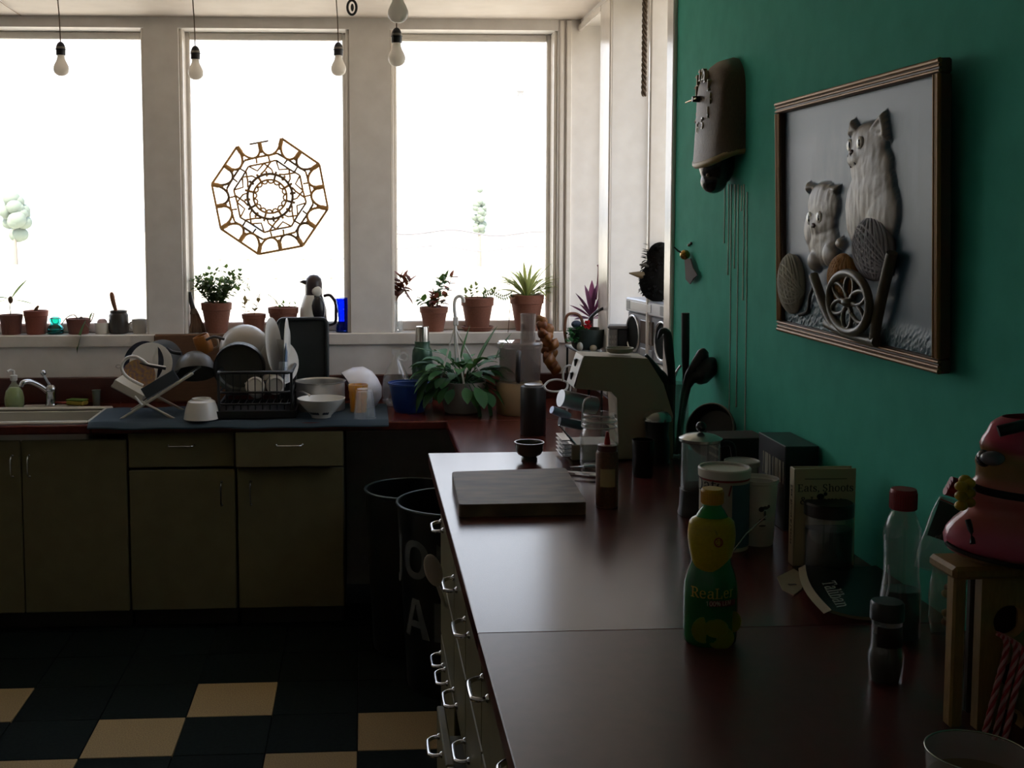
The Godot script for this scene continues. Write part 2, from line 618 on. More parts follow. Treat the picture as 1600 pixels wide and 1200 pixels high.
func build_counters() -> void:
	var lam := mott("58251d", "491d17", 0.5, 0.25, 0.05, Vector3.ONE, 0.0, 0.4)
	var edge := mt(hx("4a231c"), 0.3)
	var chrome := mt(hx("d8dadc"), 0.14, 1.0)
	var paint := mott("6e6749", "655e42", 0.8, 0.5, 0.02, Vector3.ONE, 0.0, 0.35)
	var dark := mt(hx("2a261c"), 0.8)
	# sink counter and its leg along the right wall
	var t := thing("countertop", "dark red L-shaped laminate countertop holding the sink and the dish rack", "countertop", V(-0.9, HS, 0.3))
	var o := -t.position
	var m := MB.new()
	m.x.origin = o
	var th := 0.038
	var yc := HS - th / 2
	m.box(V(-0.06, yc, 0.321), V(2.18, th, 0.638), 0.005)
	m.box(V(-2.7, yc, 0.321), V(1.4, th, 0.638), 0.005)
	m.box(V(-1.575, yc, 0.105), V(0.85, th, 0.206), 0.005)
	m.box(V(-1.575, yc, 0.625), V(0.85, th, 0.03), 0.005)
	m.box(V(0.689, yc, 1.366), V(0.682, th, 1.45), 0.005)
	obj("top", m, lam, t)
	m = MB.new()
	m.x.origin = o
	m.box(V(-1.2, 0.965, 0.012), V(4.4, 0.12, 0.02), 0.004)
	m.box(V(1.017, 0.965, 1.1), V(0.022, 0.12, 2.0), 0.004)
	obj("backsplash", m, edge, t)
	# sink
	t = thing("sink", "white enamel sink with raised rim set into the red counter", "sink", V(-1.575, HS, 0.4))
	m = MB.new()
	var rw := 0.425
	var rd := 0.205
	for s in [-1, 1]:
		m.box(V(s * (rw - 0.012), 0.004, 0), V(0.03, 0.014, rd * 2), 0.005)
		m.box(V(0, 0.004, s * (rd - 0.012)), V(rw * 2 - 0.04, 0.014, 0.03), 0.005)
	obj("rim", m, mt(hx("c9c4b8"), 0.25), t)
	m = MB.new()
	for s in [-1, 1]:
		m.box(V(s * (rw - 0.03), -0.09, 0), V(0.012, 0.17, rd * 2 - 0.06), 0.003)
		m.box(V(0, -0.09, s * (rd - 0.03)), V(rw * 2 - 0.06, 0.17, 0.012), 0.003)
	m.box(V(0, -0.178, 0), V(rw * 2 - 0.06, 0.012, rd * 2 - 0.06), 0.003)
	obj("basin", m, mt(hx("b9b5a8"), 0.3), t)
	# base cabinets under the sink
	var defs := [
		["sink_cabinet", "olive cream double-door cabinet under the sink, at the left", -1.894, -1.01, 2],
		["base_cabinet", "olive cream cabinet with a flush drawer, between the sink doors and the protruding drawer", -1.006, -0.553, 1],
		["base_cabinet", "olive cream cabinet whose drawer sticks out, last before the dark gap", -0.549, -0.089, 1],
		["sink_cabinet", "olive cream cabinet past the sink doors, mostly beyond the frame", -2.8, -1.898, 2]]
	for k in 4:
		var d: Array = defs[k]
		var x0: float = d[2]
		var x1: float = d[3]
		var w := x1 - x0
		t = thing(d[0], d[1], "cabinet", V((x0 + x1) / 2, 0, 0.3))
		m = MB.new()
		m.box(V(-w / 2 + 0.009, 0.4735, 0), V(0.018, 0.783, 0.56))
		m.box(V(w / 2 - 0.009, 0.4735, 0), V(0.018, 0.783, 0.56))
		m.box(V(0, 0.091, 0), V(w - 0.036, 0.018, 0.56))
		m.box(V(0, 0.4735, -0.275), V(w - 0.036, 0.783, 0.012))
		m.box(V(0, 0.86, 0.27), V(w - 0.036, 0.01, 0.02))
		m.box(V(0, 0.041, -0.02), V(w - 0.01, 0.082, 0.5))
		obj("body", m, dark, t)
		if d[4] == 2:
			for s in [-1, 1]:
				m = MB.new().box(V(0, 0, 0), V(w / 2 - 0.004, 0.745, 0.02), 0.004)
				var dr := obj("door", m, paint, t, V(s * w / 4, 0.4625, 0.292))
				m = MB.new()
				bar_handle(m, V(-s * (w / 4 - 0.035), 0.31, 0.01), V(-s * (w / 4 - 0.035), 0.22, 0.01), V(0, 0, 0.025), 0.0035)
				obj("handle", m, chrome, dr)
		else:
			var out := 0.045 if k == 2 else 0.0
			m = MB.new().box(V(0, 0, 0), V(w - 0.006, 0.15, 0.02), 0.004)
			if out > 0.0:
				m.box(V(0, -0.01, -0.06), V(w - 0.06, 0.11, 0.1))
			var df := obj("drawer", m, paint, t, V(0.0, 0.787 + out * 0.1, 0.292 + out))
			m = MB.new()
			bar_handle(m, V(-0.055, 0.02, 0.01), V(0.055, 0.02, 0.01), V(0, 0, 0.025), 0.0035)
			obj("handle", m, chrome, df)
			m = MB.new().box(V(0, 0, 0), V(w - 0.006, 0.61, 0.02), 0.004)
			var dr := obj("door", m, paint, t, V(0, 0.396, 0.292))
			var hxp := (w / 2 - 0.06) * (1 if k == 1 else -1)
			m = MB.new()
			bar_handle(m, V(hxp, 0.25, 0.01), V(hxp, 0.15, 0.01), V(0, 0, 0.025), 0.0035)
			obj("handle", m, mt(hx("8a8a88"), 0.25, 1.0), dr)
	# cabinet carrying the leg of the counter
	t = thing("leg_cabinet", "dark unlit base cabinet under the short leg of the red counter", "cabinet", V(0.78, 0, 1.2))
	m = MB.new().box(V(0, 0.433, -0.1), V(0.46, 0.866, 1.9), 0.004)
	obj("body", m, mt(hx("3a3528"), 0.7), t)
	# raised drawer unit along the green wall
	t = thing("drawer_cabinet", "long olive cream drawer cabinet under the raised red counter, with chrome bow handles", "cabinet", V(0.62, 0, 4.2))
	o = -t.position
	var fx := 0.238
	m = MB.new()
	m.x.origin = o
	m.box(V(0.637, 0.55, 4.3), V(0.78, 0.945, 4.34), 0.004)
	m.box(V(0.66, 0.04, 4.3), V(0.7, 0.08, 4.3))
	obj("body", m, mott("544e34", "4c462f", 0.8, 0.55, 0.02), t)
	var zs := [2.14, 2.67, 3.01, 3.375, 3.79, 4.16, 4.53, 4.9]
	var top_h := [[680, 822], [692, 882], [710, 955], [742, 1075]]
	var mid_h := [[670, 972], [692, 1050], [710, 1140]]
	for r in 3:
		for k in 7:
			var z0: float = zs[k]
			var z1: float = zs[k + 1]
			var y1: float = [1.014, 0.716, 0.515][r]
			var y0: float = [0.724, 0.523, 0.1][r]
			var pull := 0.0
			if r == 2 and k in [1, 2]:
				pull = 0.045
			m = MB.new()
			m.box(V(0, 0, 0), V(0.02, y1 - y0, z1 - z0 - 0.006), 0.003)
			if pull > 0.0:
				m.box(V(0.05, -0.02, 0), V(0.09, y1 - y0 - 0.1, z1 - z0 - 0.06))
			var c := V(fx - 0.002 - pull, (y0 + y1) / 2, (z0 + z1) / 2)
			var df := obj("drawer", m, paint, t, c + o)
			var hz := (z0 + z1) / 2
			var hy := y1 - 0.055
			if r == 0 and k < 4:
				var q := on_x(top_h[k][0], top_h[k][1], fx - 0.034)
				hz = q.z
				hy = q.y
			elif r == 1 and k < 3:
				var q := on_x(mid_h[k][0], mid_h[k][1], fx - 0.034)
				hz = q.z
				hy = q.y
			elif r == 2:
				hy = 0.485
			hz = clampf(hz, z0 + 0.065, z1 - 0.065)
			m = MB.new()
			bar_handle(m, V(-0.011, hy - c.y, hz - 0.05 - c.z), V(-0.011, hy - c.y, hz + 0.05 - c.z), V(-0.027, -0.004, 0), 0.005)
			obj("handle", m, chrome, df)
	var near_lam := mott("5c2c2a", "4e2422", 0.6, 0.22, 0.05, Vector3.ONE, 0.0, 0.5)
	for k in 2:
		var z0: float = [2.103, 3.662][k]
		var z1: float = [3.6616, 6.5][k]
		var w := obj("counter_sheet", MB.new().box(V(0.6105, HU - 0.0175, (z0 + z1) / 2), V(0.839, 0.035, z1 - z0), 0.0015), near_lam if k == 0 else mott("562826", "4a2220", 0.6, 0.3, 0.05, Vector3.ONE, 0.0, 0.38))
		tag(w, ["far sheet of the raised red-brown counter, under the chopping board", "near sheet of the raised red-brown counter, under the lemon juice bottle"][k], "countertop")

# ---------------------------------------------------------------- things on the window sill
func sill_at(px: float, z := -0.085) -> Vector3:
	var p := on_z(px, 519.0, z)
	return V(p.x, SILL, z)

func clay_pot(t: Node3D, rt: float, rb: float, h: float, clay: Material, saucer := false) -> float:
	var y0 := 0.0
	var m := MB.new()
	if saucer:
		obj("saucer", MB.new().lathe([Vector2(0, 0), Vector2(rb * 1.2, 0), Vector2(rb * 1.5, 0.022), Vector2(rb * 1.5 - 0.005, 0.023), Vector2(rb * 1.15, 0.005), Vector2(0, 0.005)], 28), clay, t)
		y0 = 0.005
	var rim := h * 0.25
	m.lathe([Vector2(0, y0), Vector2(rb, y0), Vector2(lerpf(rb, rt, 0.72), h - rim), Vector2(rt * 0.97, h - rim + 0.002), Vector2(rt, h - 0.002), Vector2(rt - 0.002, h), Vector2(rt - 0.007, h), Vector2(rt - 0.012, h - 0.012)], 28)
	obj("pot", m, clay, t)
	m = MB.new()
	m.smooth()
	var r := rt - 0.009
	for k in 18:
		var a := TAU * k / 18
		var b := TAU * (k + 1) / 18
		m.tri(V(0, h - 0.006, 0), V(r * cos(a), h - 0.012 + 0.004 * sin(k * 2.3), -r * sin(a)), V(r * cos(b), h - 0.012 + 0.004 * sin((k + 1) * 2.3), -r * sin(b)))
	obj("soil", m, mott("33261b", "1d150f", 0.05, 0.95, 0.1), t)
	return h - 0.01

func sprig(m: MB, p: Vector3, d: Vector3, l: float, n: int, ls: float, lw: float, stem: MB, r := 0.0012) -> void:
	var pts := [p]
	var q := p
	for i in n:
		d = (d + V(rng.randf_range(-0.25, 0.25), rng.randf_range(-0.15, 0.12), rng.randf_range(-0.12, 0.12))).normalized()
		q += d * l / n
		pts.append(q)
		for s in [-1, 1]:
			var side := d.cross(V(rng.randf_range(-1, 1), rng.randf_range(-0.3, 0.3), rng.randf_range(-1, 1))).normalized()
			var ld: Vector3 = side * s + d * 0.5 + V(0, 0.15, 0)
			ld.z *= 0.5
			m.leaf(q, ld, ls * rng.randf_range(1.0, 1.5), lw * 1.6, 0.5, 3)
	m.leaf(q, d, ls * 1.2, lw * 1.5, 0.3, 3)
	stem.tube(pts, r, 5)

func build_sill_things() -> void:
	var clay := mott("8a5844", "744636", 0.12, 0.8, 0.05, Vector3.ONE, 0.03)
	var clay2 := mott("7a4a3e", "643a30", 0.1, 0.75, 0.05)
	var green := leafmat("4d6b2c", "86a846")
	var dgreen := leafmat("2f4a26", "56772e")
	var red := leafmat("5b2c22", "8c4a2c")
	var stemm := mt(hx("5c5a30"), 0.7)
	var brown := mt(hx("5a4028"), 0.8)
	var grp := "terracotta pots along the window sill"
	# pot with a young plant, at the left edge
	var p := sill_at(18)
	var u := mpp(p)
	var t := thing("potted_plant", "terracotta pot with a thin single-stem plant of four long leaves, first on the sill", "plant", p, 0.0, grp)
	var y := clay_pot(t, 18 * u, 14 * u, 31 * u, clay2)
	obj("stem", MB.new().tube(curve([V(0, y, 0), V(-1 * u, y + 12 * u, 0), V(0, y + 26 * u, 0)]), 0.0022, 6), stemm, t)
	var q := V(0, y + 26 * u, 0)
	for d in [[V(0.9, 1.1, 0.1), 44, 13, 0.1], [V(-1, 0.5, 0), 36, 12, 0.9], [V(1, -0.05, 0.2), 40, 8, 0.25], [V(-1, -0.05, 0.2), 26, 8, 0.3]]:
		obj("leaf", MB.new().leaf(q, d[0], d[1] * u, d[2] * u, d[3], 8, 0.6), green, t)
	obj("bud", MB.new().ball(q, V(4 * u, 6 * u, 4 * u), 10, 6), brown, t)
	# reddish pot with a stake
	p = sill_at(57)
	u = mpp(p)
	t = thing("potted_plant", "tall reddish flower pot with a bare brown stake, second on the sill", "plant pot", p, 0.0, grp)
	y = clay_pot(t, 19 * u, 14 * u, 37 * u, mott("8e4d3c", "783c2e", 0.1, 0.7, 0.05))
	obj("stake", MB.new().tube(curve([V(3 * u, y - 4 * u, 8 * u), V(2 * u, y + 4 * u, 8 * u), V(6 * u, y + 11 * u, 6 * u)]), [3 * u, 3 * u, 3 * u, 3.4 * u, 3 * u, 3 * u, 3 * u, 3 * u, 2.8 * u, 2.4 * u, 2 * u, 2 * u, 1.2 * u], 8), brown, t)
	# teal glass
	p = sill_at(87)
	u = mpp(p)
	t = thing("glass_insulator", "small teal ribbed glass insulator between the reddish pot and the trailing plant", "glass", p)
	obj("body", MB.new().lathe(vessel(u, [12, 0, 13, 3, 12, 5, 13, 8, 11, 12, 7, 16, 9, 20, 9, 24, 5, 27], 4 * u), 24), solid_glass(hx("3fc4b8")), t)
	# trailing plant
	p = sill_at(123)
	u = mpp(p)
	t = thing("potted_plant", "low dark pot whose long leaf droops over the sill edge", "plant", p, 0.0, grp)
	y = clay_pot(t, 19 * u, 15 * u, 24 * u, clay2)
	for s in [[[0, 0, 0], [-6, 9, 2], [-16, 5, 8], [-24, -6, 10]], [[0, 0, 0], [6, 6, 4], [16, -6, 16], [22, -12, 22]], [[0, 0, 0], [8, 4, 2], [20, -2, 8], [26, 12, 8]]]:
		var pts := []
		for e in s:
			pts.append(V(e[0], e[1], e[2]) * u + V(0, y, 0))
		obj("stem", MB.new().tube(curve(pts), 0.0025, 6), brown, t)
	obj("leaf", MB.new().leaf(V(19 * u, y + 4 * u, 30 * u), V(-0.2, -0.5, 0.1), 54 * u, 17 * u, 0.8, 8, 0.6), dgreen, t)
	obj("leaf", MB.new().leaf(V(20 * u, y + 2 * u, 12 * u), V(0.4, 1, 0.1), 14 * u, 7 * u, 0.2, 5, 0.6), dgreen, t)
	# white tub with a dome
	p = sill_at(160)
	u = mpp(p)
	t = thing("lidded_tub", "small white tub with a low pale dome, beside the jar with the wooden handle", "tub", p)
	obj("body", MB.new().lathe(P(u, [0, 0, 11, 0, 12, 16, 11.5, 17, 0, 17]), 24), mt(hx("d9d5cc"), 0.4), t)
	obj("dome", MB.new().lathe(P(u, [8, 17, 7.5, 20, 5, 23, 0, 24]), 20), mt(hx("d9b9b4"), 0.3), t)
	# dark jar with a wooden handled tool
	p = sill_at(186)
	u = mpp(p)
	t = thing("stoneware_jar", "dark stoneware jar holding a wooden handled brush, near the first mullion", "jar", p)
	obj("body", MB.new().lathe(vessel(u, [13, 0, 15, 3, 15, 29, 13, 32, 13.5, 36], 1.6 * u), 26), mt(hx("3a3632"), 0.35), t)
	t = thing("wooden_brush", "wooden brush handle standing in the dark stoneware jar", "brush", p + V(-2 * u, 4 * u, 2 * u))
	obj("handle", MB.new().tube(curve([V(3, 0, 0) * u, V(0, 24, 0) * u, V(-5, 44, 0) * u, V(-7, 55, 0) * u, V(-8, 61, 0) * u]), [2 * u, 2 * u, 2 * u, 2 * u, 2 * u, 2.2 * u, 2.4 * u, 2.6 * u, 2.8 * u, 3 * u, 3.2 * u, 3.4 * u, 3.6 * u, 3.6 * u, 3.7 * u, 3.8 * u, 3.8 * u, 3.8 * u, 3.8 * u, 3.6 * u, 3.4 * u, 3 * u, 2.6 * u, 2 * u, 1 * u], 10), mt(hx("7a4b2c"), 0.5), t)
	# pale cup
	p = sill_at(218)
	u = mpp(p)
	t = thing("cup", "plain pale grey cup on the sill against the first mullion", "cup", p)
	obj("body", MB.new().lathe(vessel(u, [9, 0, 10, 2, 11.5, 22], 1.2 * u), 24), mt(hx("b9b3aa"), 0.4), t)
	obj("handle", MB.new().tube(arc(V(-10, 12, 0) * u, V(-6, 0, 0) * u, V(0, 6, 0) * u, -1.4, 1.4, 10), 1.2 * u, 8), mt(hx("b9b3aa"), 0.4), t)
	# hand broom
	p = sill_at(306)
	u = mpp(p)
	t = thing("hand_broom", "small hand broom with a dark handle, standing left of the bushy plant", "broom", p)
	obj("handle", MB.new().tube(curve([V(-3, 36, 0) * u, V(-6, 48, 0) * u, V(-9, 60, 0) * u, V(-10, 64, 0) * u], 4), [4 * u, 4 * u, 3.8 * u, 3.6 * u, 3.6 * u, 3.6 * u, 3.8 * u, 4 * u, 4.2 * u, 4.2 * u, 4 * u, 3.4 * u, 2 * u], 10), mt(hx("35302e"), 0.4), t)
	obj("ferrule", MB.new().tube([V(-2, 30, 0) * u, V(-3, 38, 0) * u], [7 * u, 4.4 * u], 12), mt(hx("6a5a48"), 0.5), t)
	var m := MB.new()
	for k in 60:
		var a := rng.randf_range(0, TAU)
		var r := sqrt(rng.randf())
		m.tube([V(-2 + 5 * r * cos(a), 33, 3 * r * sin(a)) * u, V(1 + 9 * r * cos(a), 16, 4 * r * sin(a)) * u, V(1 + 14 * r * cos(a), rng.randf_range(0.2, 1.5), 6 * r * sin(a)) * u], 1.1 * u, 4)
	obj("bristles", m, mt(hx("7b5f4c"), 0.9), t).set_meta("kind", "stuff")
	# bushy plant
	p = sill_at(339)
	u = mpp(p)
	t = thing("potted_plant", "terracotta pot with a rounded bushy small-leaved herb, largest pot of the middle window", "plant", p, 0.0, grp)
	y = clay_pot(t, 24 * u, 16 * u, 47 * u, clay)
	var lv := MB.new()
	var st := MB.new()
	for k in 38:
		var a := TAU * k / 38 * 2.4
		var d := V(cos(a) * rng.randf_range(0.2, 1.0), rng.randf_range(0.7, 1.5), sin(a) * 0.55)
		sprig(lv, V(cos(a) * 5 * u, y, sin(a) * 5 * u), d, rng.randf_range(32, 62) * u, 7, 6.5 * u, 4.5 * u, st)
	for k in 3:
		sprig(lv, V(-8 * u, y, 0), V(-1, 0.9 + 0.2 * k, 0.1), (36 + 5 * k) * u, 6, 7 * u, 5 * u, st)
	obj("foliage", lv, leafmat("465c30", "7d9a4c"), t)
	obj("stem", st, stemm, t)
	# spindly seedling
	p = sill_at(397)
	u = mpp(p)
	t = thing("potted_plant", "small terracotta pot with two spindly seedlings, right of the bushy herb", "plant", p, 0.0, grp)
	y = clay_pot(t, 19 * u, 14 * u, 29 * u, clay)
	for k in 2:
		lv = MB.new()
		st = MB.new()
		sprig(lv, V([1, -14][k] * u, y, 0), V(0.05, 1, 0), [30, 24][k] * u, 4, 9 * u, 4 * u, st, 0.0016)
		obj("foliage", lv, leafmat("7a6a48", "a08a58"), t)
		obj("stem", st, brown, t)
	# seedling with arching stem
	p = sill_at(443)
	u = mpp(p)
	t = thing("potted_plant", "terracotta pot with a single arching stem, between the seedlings and the penguin jug", "plant", p, 0.0, grp)
	y = clay_pot(t, 24 * u, 17 * u, 39 * u, clay)
	obj("stem", MB.new().tube(curve([V(-4, 0, 0) * u + V(0, y, 0), V(-12, 14, 0) * u + V(0, y, 0), V(-24, 24, 0) * u + V(0, y, 0)]), 0.0018, 5), stemm, t)
	lv = MB.new()
	st = MB.new()
	for k in 5:
		sprig(lv, V((-14 + 7 * k) * u, y, (k % 2) * 6 * u), V(0.2, 0.8, 0), 9 * u, 2, 5 * u, 3 * u, st)
	obj("foliage", lv, green, t)
	# penguin jug
	p = sill_at(490)
	u = mpp(p)
	t = thing("penguin_jug", "black and white penguin shaped vacuum jug with a looped handle", "jug", p)
	var prof := P(u, [19, 0, 21, 3, 21.5, 20, 20.5, 36, 17, 50, 13.5, 58])
	var gap := 0.95
	m = MB.new()
	m.lathe(prof, 20, V(0, 0, 0), 0.95, PI + 1.7, PI + TAU - 0.55)
	obj("back", m, mt(hx("1d1b1f"), 0.3), t)
	m = MB.new()
	m.lathe(prof, 16, V(0, 0, 0), 0.95, PI - 0.55, PI + 1.7)
	obj("belly", m, mt(hx("e4e1da"), 0.3), t)
	m = MB.new()
	m.lathe(P(u, [13.5, 58, 13.5, 66, 13.5, 75, 12, 83, 7, 88.5, 0, 90]), 24, V(1 * u, 0, 0), 0.95)
	var head := obj("head", m, mt(hx("33282c"), 0.3), t)
	obj("beak", MB.new().tube([V(-9, 77, 2) * u, V(-16, 78.5, 2) * u, V(-21, 78, 2) * u], [4.5 * u, 2.6 * u, 0.5 * u], 10), mt(hx("3a3034"), 0.35), head)
	obj("cheek", MB.new().ball(V(5, 64, 9) * u, V(9, 9, 5.5) * u, 14, 8), mt(hx("e4e1da"), 0.3), head)
	m = MB.new()
	m.ball(V(8, 36, 15) * u, V(11, 21, 8) * u, 16, 10)
	obj("wing", m, mt(hx("18171b"), 0.3), t)
	m = MB.new()
	m.tube(curve([V(16, 56, 0) * u, V(26, 57, 0) * u, V(34, 46, 0) * u, V(35, 28, 0) * u, V(33, 14, 0) * u, V(20, 10, 0) * u]), 2.4 * u, 10)
	obj("handle", m, mt(hx("3a2c2c"), 0.3), t)
	# blue vase
	p = sill_at(538, -0.07)
	u = mpp(p)
	t = thing("glass_vase", "cobalt blue pressed glass vase with a flared rim beside the second mullion", "vase", p)
	m = MB.new()
	var outer := func(h: float) -> float: return (12.5 - 3.5 * sin(clampf(h / 18.0, 0, 1) * PI * 0.5) if h < 18 else 9.0 + 4.6 * pow((h - 18.0) / 35.0, 1.3)) + (2.2 * sin(h / 18.0 * PI) if h < 18 else 0.0)
	m.sheet(36, 26, func(a, v): return V(cos(a * TAU), 0, -sin(a * TAU)) * u * (outer.call(v * 53.0) + 0.5 * sin(a * TAU * 9 + v * 26.0) * sin(a * TAU * 9 - v * 26.0)) + V(0, v * 53 * u, 0))
	m.sheet(24, 12, func(a, v): return V(cos(a * TAU), 0, -sin(a * TAU)) * u * (outer.call((1.0 - v) * 50.0 + 3.0) - 2.2) + V(0, ((1.0 - v) * 50 + 3) * u, 0))
	m.lathe(P(u, [0, 0, 12.5, 0]), 36)
	m.lathe(P(u, [10.3, 3, 0, 3]), 24)
	m.lathe(P(u, [13.6, 53, 11.3, 53]), 36)
	obj("body", m, solid_glass(hx("1f4fe8")), t)
	# cutting in a clear bottle
	p = sill_at(620, -0.08)
	u = mpp(p)
	t = thing("glass_bottle", "clear bottle holding a red-leaved cutting at the left of the corner window", "bottle", p)
	obj("body", MB.new().lathe(vessel(u, [9, 0, 10, 2, 10, 20, 8, 28, 3.6, 36, 3.6, 44, 4.6, 45, 4.6, 47], 0.9 * u), 24), glass(hx("e9f0ee"), 0.14), t)
	t = thing("plant_cutting", "red-brown leafy cutting leaning out of the clear bottle", "plant", p + V(0, 6 * u, 0))
	lv = MB.new()
	st = MB.new()
	for d in [V(0.1, 1.0, 0.1), V(0.35, 1.0, 0.0), V(-0.12, 1.0, 0.1)]:
		sprig(lv, V(0, 42 * u, 0), d, 36 * u, 5, 15 * u, 8 * u, st, 0.002)
	for k in 5:
		lv.leaf(V(2 + 3 * k, 70 - 5 * k, 2) * u, V(0.6, -0.4, 0.2), 19 * u, 11 * u, 0.8, 5)
	st.tube(curve([V(1, 1, 0) * u, V(-0.5, 20, 0) * u, V(0, 42, 0) * u]), 0.0014, 5)
	obj("foliage", lv, red, t)
	obj("stem", st, brown, t)
	# pots of the corner window
	p = sill_at(678, -0.08)
	u = mpp(p)
	t = thing("potted_plant", "terracotta pot of branching red-green leaves, left of the pot in a saucer", "plant", p, 0.0, grp)
	y = clay_pot(t, 22.5 * u, 15 * u, 38 * u, clay)
	for k in 7:
		lv = MB.new()
		st = MB.new()
		var dd: Vector3 = [V(-0.55, 0.8, 0.2), V(-0.2, 1, 0), V(0.25, 1.2, 0.1), V(0.5, 1, 0.1), V(0.75, 0.95, 0.0), V(0.05, 0.8, 0.4), V(0.4, 1.1, -0.3)][k]
		sprig(lv, V(dd.x * 8, 0, dd.z * 6) * u + V(0, y, 0), dd, [22, 22, 46, 52, 54, 20, 44][k] * u, 5, 11 * u, 6.5 * u, st, 0.0016)
		obj("branch", st, brown, t)
		obj("foliage", lv, red if k in [1, 4, 5] else dgreen, t)
	p = sill_at(746, -0.08)
	u = mpp(p)
	t = thing("potted_plant", "terracotta pot standing in a clay saucer with a straggling succulent", "plant", p, 0.0, grp)
	y = clay_pot(t, 26 * u, 17 * u, 52 * u, clay, true)
	lv = MB.new()
	st = MB.new()
	for k in 5:
		sprig(lv, V((-16 + 8 * k) * u, y, 4 * u), V(-0.3 + 0.2 * k, 0.7, 0.1), (14 + 4 * (k % 3)) * u, 4, 7 * u, 3.5 * u, st, 0.0014)
	obj("foliage", lv, leafmat("6d7a44", "a5ad62"), t)
	var lv2 := MB.new()
	for k in 14:
		var c := V(8 + 3.3 * k, 8 + 4 * sin(k * 0.5), 10) * u + V(0, y, 0)
		for s in [-1, 1]:
			lv2.leaf(c, V(0.3, s, 0.3), 6 * u, 4 * u, 0.1, 3)
	st.tube(curve([V(8, 4, 8) * u + V(0, y, 0), V(20, 12, 10) * u + V(0, y, 0), V(40, 6, 10) * u + V(0, y, 0), V(54, 12, 10) * u + V(0, y, 0)]), 0.0015, 5)
	obj("trailing_stem", lv2, dgreen, t)
	obj("stem", st, brown, t)
	p = sill_at(823, -0.08)
	u = mpp(p)
	t = thing("spider_plant", "terracotta pot with a fountain of striped spider plant leaves, last on the window wall sill", "plant", p, 0.0, grp)
	y = clay_pot(t, 27 * u, 17 * u, 56 * u, clay)
	var blade := leafmat("8a9250", "c3c878")
	for k in 64:
		var a := TAU * k * 0.382
		var hi := rng.randf_range(0.4, 1.9)
		obj("leaf", MB.new().leaf(V(cos(a) * 4, -2, sin(a) * 4) * u + V(0, y, 0), V(cos(a) + 0.1, hi, sin(a) * 0.35), rng.randf_range(50, 72) * u, 5.5 * u, rng.randf_range(0.8, 1.7), 9, 0.6), blade, t)
	obj("runner", MB.new().tube(curve([V(-20, 0, 16) * u + V(0, y, 0), V(-28, -6, 26) * u + V(0, y, 0), V(-32, -40, 30) * u + V(0, y, 0), V(-36, -90, 32) * u + V(0, y, 0)]), 0.0016, 5), brown, t)

